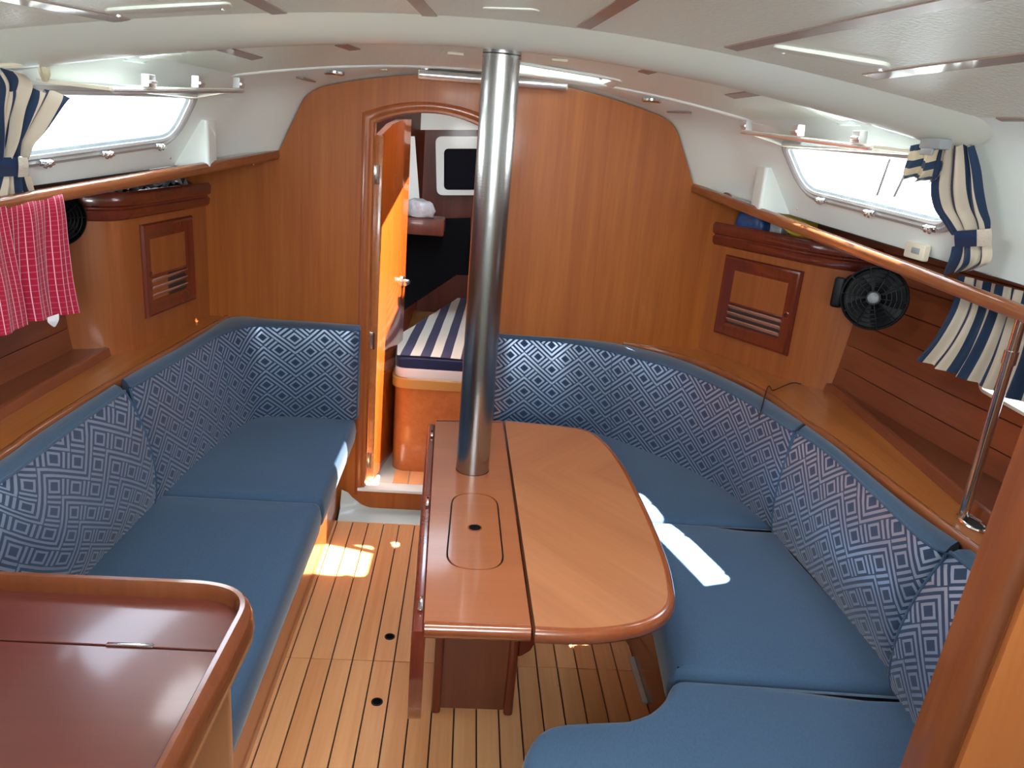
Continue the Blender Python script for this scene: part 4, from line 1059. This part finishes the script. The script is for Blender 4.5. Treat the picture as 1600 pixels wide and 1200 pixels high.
# ------------------------------------------------------------------ corner panel (bottom right)
cp = thing('galley_partition', (.86, .95, 0), 'varnished partition with a thick rounded edge at the right foreground', 'partition')
e1 = PZ(1500, 900, .80)
k = .955/ray(1500, 925).y; ex = ray(1500, 925).x*k+.038
b = Bm(); sec = []
for (x, y) in [(.0, .055), (-.002, .03), (.000, .012), (.006, -.002), (.014, -.010), (.025, -.013), (.036, -.009), (.042, -.002), (.042, .055)]: sec.append((ex+x, .955+y))
def lean(z): return (z-.9)*.055
rws = [[V((x+lean(z), y, z)) for x, y in sec] for z in (0, .45, .9, 1.2, 1.46)]
b.grid(rws); b.face(rws[0]); b.face(rws[-1]); b.build('rounded_edge', 'parte', cp, 60)
b = Bm(); b.grid([[V((ex+.038+lean(z), .958, z)), V((ex+.60, .948, z))] for z in (0, .9, 1.46)]); b.solidify(.02); b.build('panel', 'part', cp, 0)
Bm().tube([(ex+.052+lean(0), .9555, 0), (ex+.052+lean(1.46), .9555, 1.46)], .0018, 6).build('inlay_line', 'mahog', cp)

# ------------------------------------------------------------------ steel grab post on the starboard shelf
gp = PZ(1503, 812, ZS+.006)
gt = PY(1588, 478, gp.y+.0)
gr = thing('grab_post', gp, 'slim polished steel grab post between right shelf and handrail', 'post')
tp = V((gp.x+.004, gp.y, 1.40)); md = lerp(gp, tp, .80)
Bm().tube([gp+V((0, 0, -.01)), md], .0125, 16).build('lower_tube', 'chrome', gr)
Bm().tube([md-V((0, 0, .012)), md+V((0, 0, .02))], .0155, 16).build('sleeve', 'chrome', gr)
Bm().tube([md, tp], .0115, 16).build('upper_tube', 'chrome', gr)
b = Bm(); q_ = []
for kx in range(25): a_ = 2*PI*kx/24; q_.append(V((gp.x+.014+.045*math.cos(a_)*.55, gp.y-.020+.045*math.sin(a_), ZS+.0085)))
b.tube(q_, .005, 8, False); b.build('socket_ring', 'chrome', gr)
b = Bm(); b.face([p-V((0, 0, .002)) for p in q_[:-1]]); b.build('socket_recess', 'blackr', gr, 0)

# ------------------------------------------------------------------ curtains and towel
def clothsheet(rows_px, plane, n, folds, amp, name, mat, parent=None, uvw=.6, phase=0.0, vlen=.3, taper=None, sub=6, twist=0.0, normal=None):
    """rows_px: list of (x_left,y_left,x_right,y_right,depth) edges from top to bottom, each depth an offset along the plane normal"""
    p0, nrm = plane; nrm = V(nrm).normalized()
    Rr = smoothpath([V((r[0], r[1], r[4] if len(r) > 4 else 0)) for r in rows_px], sub); Rl = smoothpath([V((r[2], r[3], r[4] if len(r) > 4 else 0)) for r in rows_px], sub)
    g, uvs = [], []
    m_ = len(Rr)
    for i, (a, b_) in enumerate(zip(Rr, Rl)):
        row, uv = [], []; ti = i/(m_-1)
        A3 = PP(a.x, a.y, V(p0)+nrm*a.z, nrm); B3 = PP(b_.x, b_.y, V(p0)+nrm*b_.z, nrm)
        for j in range(n+1):
            t = j/n; am = amp*(taper(ti) if taper else 1)
            row.append(lerp(A3, B3, t)+nrm*am*(math.sin(t*folds*2*PI+phase+twist*ti)+.35*math.sin(t*folds*4.6*PI+2*phase+3*ti)))
            uv.append((t*uvw, ti*vlen))
        g.append(row); uvs.append(uv)
    b = Bm(); b.grid(g, uvs)
    return b.build(name, mat, parent, 80), g
nL = V((1, 0, .55)).normalized(); nR = V((-1, 0, .55)).normalized()
plL = (side(1.9, 1.62, -1, .05), (.97, -.23, -.45)); plR = (side(1.9, 1.62, 1, .05), (-.97, -.23, -.45))
ct = thing('window_curtain', side(1.85, 1.5, -1, .05), 'navy and cream striped curtain tied back at the left window', 'curtain')
clothsheet([(-50, 118, 104, 148, .0), (-45, 150, 96, 160, .01), (-40, 190, 70, 200, .015), (-30, 222, 52, 222, .01), (-18, 250, 44, 245, .005)], plL, 60, 3.2, .013, 'upper_drape', 'curtain', ct, .56, .4, .2, lambda t: 1.0-.3*t, twist=1.2)
clothsheet([(-50, 110, 30, 112, .02), (-45, 135, 42, 128, .022), (-40, 160, 30, 168, .02), (-30, 200, 22, 215, .018), (-22, 245, 12, 245, .012)], plL, 40, 2.0, .012, 'inner_fold', 'curtain', ct, .30, 1.4, .2)
clothsheet([(-16, 272, 42, 272, .0), (-24, 290, 48, 295, .005), (-34, 312, 54, 306, .005), (-36, 322, 50, 310, .0)], plL, 50, 3.0, .011, 'lower_drape', 'curtain', ct, .50, .9, .1)
clothsheet([(-30, 246, 42, 246, .024), (-30, 260, 44, 260, .03), (-30, 277, 42, 275, .024)], plL, 10, 0, 0, 'tie_band', cloth('navy_tie_band', lin((32, 50, 84))), ct)
clothsheet([(28, 245, 43, 246, .028), (29, 260, 45, 260, .034), (28, 277, 43, 276, .028)], plL, 6, 0, 0, 'tie_band_end', cloth('cream_tie_band', lin((214, 206, 190))), ct)
# curtain track of the port window
b = Bm(); ta, tb = PP(-60, 118, *plL), PP(82, 106, *plL); b.tube([ta+V((.0, 0, .012)), tb+V((0, 0, .012))], .006, 8)
b.build('curtain_track', 'ivory', ct)
clothsheet([(58, 104, 78, 106, .012), (60, 114, 80, 118, .016), (66, 127, 74, 128, .012)], plL, 12, 2, .004, 'gather_tape', 'tiecord', ct)

cr = thing('window_curtain', side(1.85, 1.5, 1, .05), 'navy and cream striped curtain tied back at the right window', 'curtain')
clothsheet([(1474, 226, 1524, 226, .0), (1464, 262, 1532, 262, .01), (1459, 292, 1536, 300, .015), (1464, 322, 1541, 328, .01), (1478, 345, 1546, 346, .005), (1491, 366, 1546, 362, .0)], plR, 60, 2.4, .013, 'upper_drape', 'curtain', cr, .34, .2, .25, lambda t: 1.0-.25*t, twist=.8)
clothsheet([(1491, 384, 1547, 380, .0), (1487, 400, 1549, 400, .006), (1482, 415, 1544, 412, .008), (1479, 428, 1520, 422, .004)], plR, 40, 2.2, .010, 'lower_drape', 'curtain', cr, .30, 1.9, .1)
clothsheet([(1491, 361, 1526, 359, .022), (1491, 373, 1526, 372, .027), (1492, 386, 1526, 385, .022)], plR, 8, 0, 0, 'tie_band', cloth('navy_tie_band_right', lin((32, 50, 84))), cr)
clothsheet([(1526, 359, 1549, 357, .022), (1526, 372, 1550, 371, .025), (1526, 385, 1548, 385, .022)], plR, 6, 0, 0, 'tie_band_end', cloth('cream_tie_band_right', lin((214, 206, 190))), cr)
clothsheet([(1442, 208, 1480, 210, .01), (1445, 222, 1478, 228, .014)], plR, 24, 4, .004, 'gather_tape', 'tiecord', cr)
p = PP(1500, 214, *plR); b = Bm(); p = p+V((-.055, 0, -.020)); b.box(p, (.030, .085, .024), None, .004); b.box(p+V((-.010, .01, -.018)), (.008, .05, .016), None, .003); b.build('curtain_bracket', 'grayp', cr)
c3 = thing('curtain_offcut', side(2.0, 1.6, 1, .06), 'short bunched end of striped curtain beside the right curtain', 'curtain')
clothsheet([(1428, 225, 1478, 222, .012), (1422, 246, 1476, 250, .02), (1414, 268, 1470, 275, .022), (1414, 277, 1452, 286, .018)], plR, 30, 2.0, .010, 'bunched_cloth', stripes('offcut_stripe', lin((214, 200, 168)), lin((44, 66, 92)), .06, .45, 1), c3, .2, .7, .16)
# curtain over the hull port
plH = (V((1.40, 1.9, 1.2)), (-.97, -.2, .05))
c4 = thing('hull_curtain', (1.42, 1.75, 1.1), 'striped curtain hanging below the right handrail over the hull port', 'curtain')
clothsheet([(1500, 430, 1660, 470, .0), (1490, 480, 1650, 510, .01), (1462, 530, 1640, 575, .02), (1434, 562, 1625, 640, .03)], plH, 90, 5.2, .014, 'drape', 'curtain', c4, .80, .6, .25, lambda t: .5+.6*t)
# hull port behind that curtain
hp_ = thing('window_3', (1.53, 1.62, 1.05)); struct(hp_, 'hull port behind the hanging striped curtain')
pw_ = (V((1.47, 1.9, 1.0)), (-.99, -.13, .06)); pc_ = [PP(x, y, *pw_) for x, y in ((1530, 520), (1690, 600), (1690, 700), (1530, 610))]
u4 = (pc_[1]-pc_[0]).normalized(); n4 = V(pw_[1]).normalized(); v4 = n4.cross(u4)
loc4 = [((p-pc_[0]).dot(u4), (p-pc_[0]).dot(v4)) for p in pc_]
Bm().prism(rounded(loc4, .02, 4), -.006, .004, .002, 2, True, xf(pc_[0], u4, v4, n4)).build('port_frame', 'ivory', hp_, 30)
cx4 = sum(p[0] for p in loc4)/4; cy4 = sum(p[1] for p in loc4)/4
mE, ntE, bE = newmat('glowing_port_pane'); bE.inputs['Emission Color'].default_value = (.85, .93, 1, 1); bE.inputs['Emission Strength'].default_value = 1.6; bE.inputs['Base Color'].default_value = (.8, .85, .9, 1)  # pane glows by itself, standing in for daylight outside
Bm().prism([(cx4+(p[0]-cx4)*.9, cy4+(p[1]-cy4)*.86) for p in loc4], .004, .006, 0, mtx=xf(pc_[0], u4, v4, n4)).build('port_pane', mE, hp_, 0)
# towel over the port rail
tr = thing('striped_towel', (-1.02, 2.1, 1.2), 'red towel with thin white stripes hanging over the left handrail', 'towel')
plT = (V((-1.06, 1.95, 1.3)), (.97, -.23, 0))
clothsheet([(-70, 338, 92, 300, -.030), (-70, 345, 97, 306, .0), (-68, 372, 101, 334, .008), (-64, 420, 104, 380, .008), (-60, 480, 110, 440, .010), (-56, 525, 118, 488, .012)], plT, 70, 3.3, .009, 'main_drop', 'towel', tr, .62, .5, .42, lambda t: .3+1.1*t)
clothsheet([(-80, 345, 10, 322, .020), (-80, 400, 22, 380, .028), (-76, 460, 38, 450, .034), (-70, 545, 50, 508, .038)], plT, 40, 1.6, .008, 'front_fold', 'towel', tr, .34, 1.6, .42, lambda t: .3+.9*t)
clothsheet([(-70, 338, 92, 302, -.034), (-70, 380, 90, 345, -.060), (-66, 430, 88, 400, -.062)], plT, 30, 2, .006, 'back_drop', 'towel', tr, .6, 0, .3)
clothsheet([(74, 496, 92, 490, .020), (75, 504, 92, 500, .024), (84, 511, 87, 510, .02)], plT, 4, 0, 0, 'care_label', 'tag', tr)

# ------------------------------------------------------------------ odds and ends
zt = 1.366+.018
def lump(name, c, size, mat, parent=None, seed=1, n=10, rot=0, flat=.0, amt=.12):
    rnd = random.Random(seed); b = Bm(); r = bmesh.ops.create_icosphere(b.bm, subdivisions=3, radius=1)
    ph_ = [rnd.uniform(0, 6) for _ in range(6)]
    for v in b.bm.verts:
        d_ = v.co.normalized(); k_ = 1+amt*(math.sin(d_.x*5+ph_[0])*math.sin(d_.y*6+ph_[1])+.5*math.sin(d_.z*9+ph_[2]+d_.x*7))
        q = d_*k_; s_ = [abs(q.x)**.7*(1 if q.x > 0 else -1), abs(q.y)**.7*(1 if q.y > 0 else -1), q.z]
        z = max(-.55, s_[2]) if flat else s_[2]
        x_, y_ = s_[0]*size[0]/2, s_[1]*size[1]/2; cr_, sr_ = math.cos(rot), math.sin(rot)
        v.co = V((x_*cr_-y_*sr_, x_*sr_+y_*cr_, (z+.55)*size[2]/1.55))+V(c)
    return b.build(name, mat, parent, 60)
a_, t_ = PY(1178, 350, 3.16), PY(1178, 320, 3.16); o = lump('blue_packet', (a_.x, 3.16, zt), (.15, .09, t_.z-zt), 'bluep', None, 3, rot=-.9, flat=1); tag(o, 'blue printed packet lying on the right locker top', 'packet')
a_, t_ = PY(1210, 350, 3.13), PY(1210, 338, 3.13); o = lump('clear_packet', (a_.x, 3.13, zt), (.12, .07, t_.z-zt), 'greyp', None, 5, rot=-1.0, flat=1); tag(o, 'pale clear plastic packet between blue packet and yellow leaflet', 'packet')
a_, t_ = PY(1266, 350, 3.09), PY(1266, 327, 3.09); hh = t_.z-zt
cap = thing('baseball_hat', (a_.x, 3.09, zt), 'round yellow hat with black lettering behind the right handrail', 'hat')
cc_ = V((a_.x, 3.09, zt)); b = Bm(); b.lathe(cc_, [(.072, 0), (.074, hh*.3), (.068, hh*.6), (.050, hh*.85), (.025, hh*.97), (0, hh)], (0, 0, 1), 28); b.build('crown', 'yellow', cap)
def text(body, size, mt, name, mat, parent):
    cu = bpy.data.curves.new(name, 'FONT'); cu.body = body; cu.size = size; cu.align_x = 'CENTER'; cu.align_y = 'CENTER'; cu.extrude = .0006
    to = bpy.data.objects.new(name, cu); COL.objects.link(to)
    dg = bpy.context.evaluated_depsgraph_get(); me = bpy.data.meshes.new_from_object(to.evaluated_get(dg)); bpy.data.objects.remove(to)
    me.transform(mt); b = Bm(); b.bm.from_mesh(me); return b.build(name, mat, parent, 0)
dirc = (EYE-cc_); dirc.z = 0; dirc.normalize(); uu_ = V((0, 0, 1)).cross(dirc)
text("Q ' AK '", .030, xf(cc_+dirc*.066+V((0, 0, hh*.74)), uu_, (V((0, 0, 1))-dirc*.5).normalized(), uu_.cross((V((0, 0, 1))-dirc*.5).normalized())), 'lettering', 'blackr', cap)
# yellow leaflet standing on the locker top
pl = (frR[0]-frR[3]*.045, frR[3])
L3 = [PP(x, y, *pl) for x, y in ((1200, 330), (1222, 355), (1232, 364), (1247, 369), (1260, 366), (1272, 356), (1240, 335))]
b = Bm(); b.face(L3); b.solidify(.004); lf = b.build('yellow_leaflet', plain('yellow_card', lin((214, 190, 50)), .5), None, 0); tag(lf, 'folded yellow leaflet on the right locker below the handrail', 'leaflet')
for k_ in range(7):
    q = PP(1226+k_*4.8, 355+k_*1.4, pl[0]+frR[3]*.0035, pl[1]); Bm().box(q, (.008, .0008, .005), Matrix((frR[1], frR[3], frR[2])).transposed()).build('small_print', 'blackr', lf, 0)
# crumpled bag on the port locker
b = Bm(); g = []
for i in range(9):
    row = []
    for j in range(22):
        y = 2.66+.55*j/21; x = -1.09-.09*i/8-(3.2-y)*.10; row.append(V((x, y, 1.362+.042+.034*abs(math.sin(i*1.9+j*1.3)*math.cos(j*.9+i*.7))+.012*math.sin(j*.5))))
    g.append(row)
b.grid(g); o = b.build('plastic_bag', 'foil', None, 20); tag(o, 'crumpled clear plastic bag on top of the left locker', 'bag')
# wire on the starboard shelf
wpx = [(1186, 652), (1191, 634), (1199, 606), (1203, 604), (1207, 610), (1218, 606), (1232, 600), (1243, 598), (1252, 600)]
wp = [PZ(x, y, ZS+.012) for x, y in wpx]; wp[0].z -= .004
o = Bm().tube(smoothpath(wp, 4), .0021, 6).build('loose_wire', 'wire'); tag(o, 'thin black wire lying across the right shelf edge', 'wire')
# socket box below the starboard window
p = side(2.13, 1.486, 1, .012); b = Bm(); b.box(p, (.02, .10, .045), None, .005); sb = b.build('socket_box', 'ivory'); tag(sb, 'small white socket box under the right window', 'socket')
Bm().box(p+V((-.0105, -.01, .002)), (.003, .040, .016), None, .001).build('switch_plate', 'grayp', sb)

# ------------------------------------------------------------------ forward cabin seen through the doorway
fl = Bm(); fl.box((.0, 3.60, .085), (1.2, .64, .03), None); fl.build('forward_sole', 'pan', floor)
for k_ in range(4):
    x = -.245+k_*.075; y1_ = 3.47
    Bm().box((x, 3.385, .104), (.070, .15, .010), None, .001, 1).build('plank', 'teak', floor, 0)
bk = thing('forward_berth', (0, 4.2, .1), 'wooden front of the forward cabin berth', 'berth')
pl_ = rounded([(-.305, 4.9), (-.305, 3.475), (.75, 3.475), (.75, 4.9)], [0, .09, 0, 0], 10)
Bm().prism(pl_, .10, .53, 0).build('berth_front', 'settee', bk, 40)
Bm().prism(rounded([(-.318, 4.9), (-.318, 3.46), (.77, 3.46), (.77, 4.9)], [0, .09, 0, 0], 10), .53, .575, .006).build('berth_lip', plain('pale_wood_lip', lin((190, 140, 74)), .4), bk, 40)
mt_ = thing('berth_mattress', (0, 4.2, .58), 'navy and white striped mattress on the forward berth', 'mattress')
mo = [(-.300, 3.475), (.75, 3.475), (.75, 4.90), (-.03, 4.90), (-.33, 3.85)]
Bm().prism(rounded(mo, [.06, .02, .02, .02, .04], 5), .575, .625, .01, 2, True).build('mattress_core', 'tag', mt_, 40)
Bm().prism(rounded(mo, [.06, .02, .02, .02, .04], 5), .625, .672, .012, 3).build('navy_border', cloth('navy_mattress_border', lin((36, 44, 78))), mt_, 40)
g, u_ = [], []
for i in range(16):
    y = 3.492+1.38*i/15; xl = (-.295-.03*(y-3.492)/.36) if y < 3.85 else -.322+.30*(y-3.85)/1.1
    g.append([V((xl+(.73-xl)*j/30, y, .681+.002*math.sin(i*1.7+j*.4))) for j in range(31)]); u_.append([(p.x-.07*i/15, y) for p in g[-1]])
Bm().grid(g, u_).build('striped_top', 'mattress', mt_, 60)
# walls of the forward cabin
fw = thing('wall_forward', (0, 5, 0)); struct(fw, 'dark far end of the forward cabin')
def fwq(pts, name, mat): return Bm().face(pts) and None
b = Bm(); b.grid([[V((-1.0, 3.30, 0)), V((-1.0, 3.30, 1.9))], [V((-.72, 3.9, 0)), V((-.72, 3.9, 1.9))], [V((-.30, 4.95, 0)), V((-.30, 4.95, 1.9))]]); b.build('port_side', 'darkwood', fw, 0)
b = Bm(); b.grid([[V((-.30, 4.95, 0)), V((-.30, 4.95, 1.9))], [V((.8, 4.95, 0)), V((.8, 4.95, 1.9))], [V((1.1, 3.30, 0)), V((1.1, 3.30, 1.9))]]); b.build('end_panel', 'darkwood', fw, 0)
# white head moulding with the dark window recess
g0 = PY(690, 225, 4.9); 
r1 = [PY(x, y, 4.9) for x, y in ((681, 213), (760, 213), (760, 304), (683, 304))]
r2 = [PY(x, y, 4.9) for x, y in ((694, 232), (760, 232), (760, 296), (694, 296))]
rc = [PY(x, y, 4.9) for x, y in ((560, 140), (900, 140), (900, 203), (560, 203))]
bb2 = Bm(); bb2.prism([(p.x, p.z) for p in rc], -.01, .01, 0, mtx=xf((0, 4.9, 0), V((1, 0, 0)), V((0, 0, 1)), V((0, -1, 0)))); bb2.build('head_moulding', 'white', fw, 0)
bb2 = Bm(); bb2.holed(rounded([(p.x, p.z) for p in r1], .04, 5), [rounded([(p.x, p.z) for p in r2], .03, 5)], lambda x, z: V((x, 4.88, z))); bb2.solidify(.03); bb2.build('window_surround', 'white', fw, 0)
bb2 = Bm(); bb2.prism([(p.x, p.z) for p in r2], -.002, .002, 0, mtx=xf((0, 4.885, 0), V((1, 0, 0)), V((0, 0, 1)), V((0, -1, 0)))); bb2.build('dark_pane', 'tint', fw, 0)
q1 = [PY(x, y, 4.6) for x, y in ((628, 213), (648, 213), (656, 318), (628, 318))]
bb2 = Bm(); bb2.prism([(p.x, p.z) for p in q1], -.005, .005, 0, mtx=xf((0, 4.6, 0), V((1, 0, 0)), V((0, 0, 1)), V((0, -1, 0)))); bb2.build('side_moulding', 'white', fw, 0)
# near-black upright sheet at the back of the berth
dk = [PY(x, y, 4.3) for x, y in ((600, 345), (735, 340), (735, 430), (713, 428), (630, 485), (600, 500))]
b = Bm(); b.prism([(p.x, p.z) for p in dk], -.01, .01, .004, 2, True, xf((0, 4.3, 0), V((1, 0, 0)), V((0, 0, 1)), V((0, -1, 0)))); o = b.build('dark_sheet', 'mattblack', None, 30); tag(o, 'near-black flat sheet at the back of the forward berth', 'cover')
p = PY(655, 326, 4.2); o = lump('pale_bag', (p.x, p.y, p.z-.04), (.17, .12, .09), 'foil', None, 8, flat=1); tag(o, 'pale plastic bag on the dark shelf in the forward cabin', 'bag')
sh = Bm(); sh.box((p.x-.08, p.y+.02, p.z-.085), (.44, .20, .085), None, .01); o = sh.build('forward_shelf', 'darkwood'); tag(o, 'dark wooden shelf end seen through the doorway', 'shelf')
# roof of the forward cabin, unseen hatch cut L-shaped to keep sun on the door
FH = (-.15, .33, 3.48, 3.95)
outr = [(-1.1, 3.30), (1.2, 3.30), (1.2, 5.0), (-1.1, 5.0)]; hl = [(-.15, 3.36), (.33, 3.36), (.33, 3.50), (.08, 3.50), (.08, 3.95), (-.15, 3.95)]
b = Bm(); b.holed(outr, [hl], lambda x, y: V((x, y, 1.90))); b.solidify(.05); b.build('forward_roof', 'white', ceiling, 0)

# ------------------------------------------------------------------ aft end behind the camera and the side decks outside
ab = thing('wall_back', (0, -.6, 0)); struct(ab, 'aft end of the saloon round the companionway')
b = Bm(); b.holed([(-1.9, 0), (1.9, 0), (1.9, 2.1), (-1.9, 2.1)], [[(-.30, 1.50), (.40, 1.50), (.40, 1.93), (-.30, 1.93)]], lambda x, z: V((x, -.6, z))); b.solidify(.03); b.build('aft_panel', 'white', ab, 0)
for sg in (-1, 1):
    b = Bm(); b.grid([[V((CX+sg*(hb(Y)+.05), Y, zb(Y)+.035)), V((CX+sg*(hb(Y)+.95), Y, zb(Y)+.02))] for Y in (-.6, .5, 1.5, 2.5, 3.3)]); b.solidify(.02)
    o = b.build('side_deck', 'deck', None, 0); tag(o, 'white side deck outside the %s window' % ('right' if sg > 0 else 'left'), 'deck', kind='structure')
for px_a, py_a, px_b, py_b in ((1390, 250, 1368, 312), (1416, 268, 1392, 318)):
    a_, b_ = PX(px_a, py_a, 1.9), PX(px_b, py_b, 1.9); d_ = (a_-b_)
    o = Bm().tube([b_-d_*.6, a_+d_*2], .006, 8).build('rigging_wire', 'blackr'); tag(o, 'thin slanting rigging wire outside the right window, %s of the two' % ('left' if px_a < 1400 else 'right'), 'wire', 'rigging wires outside the right window')
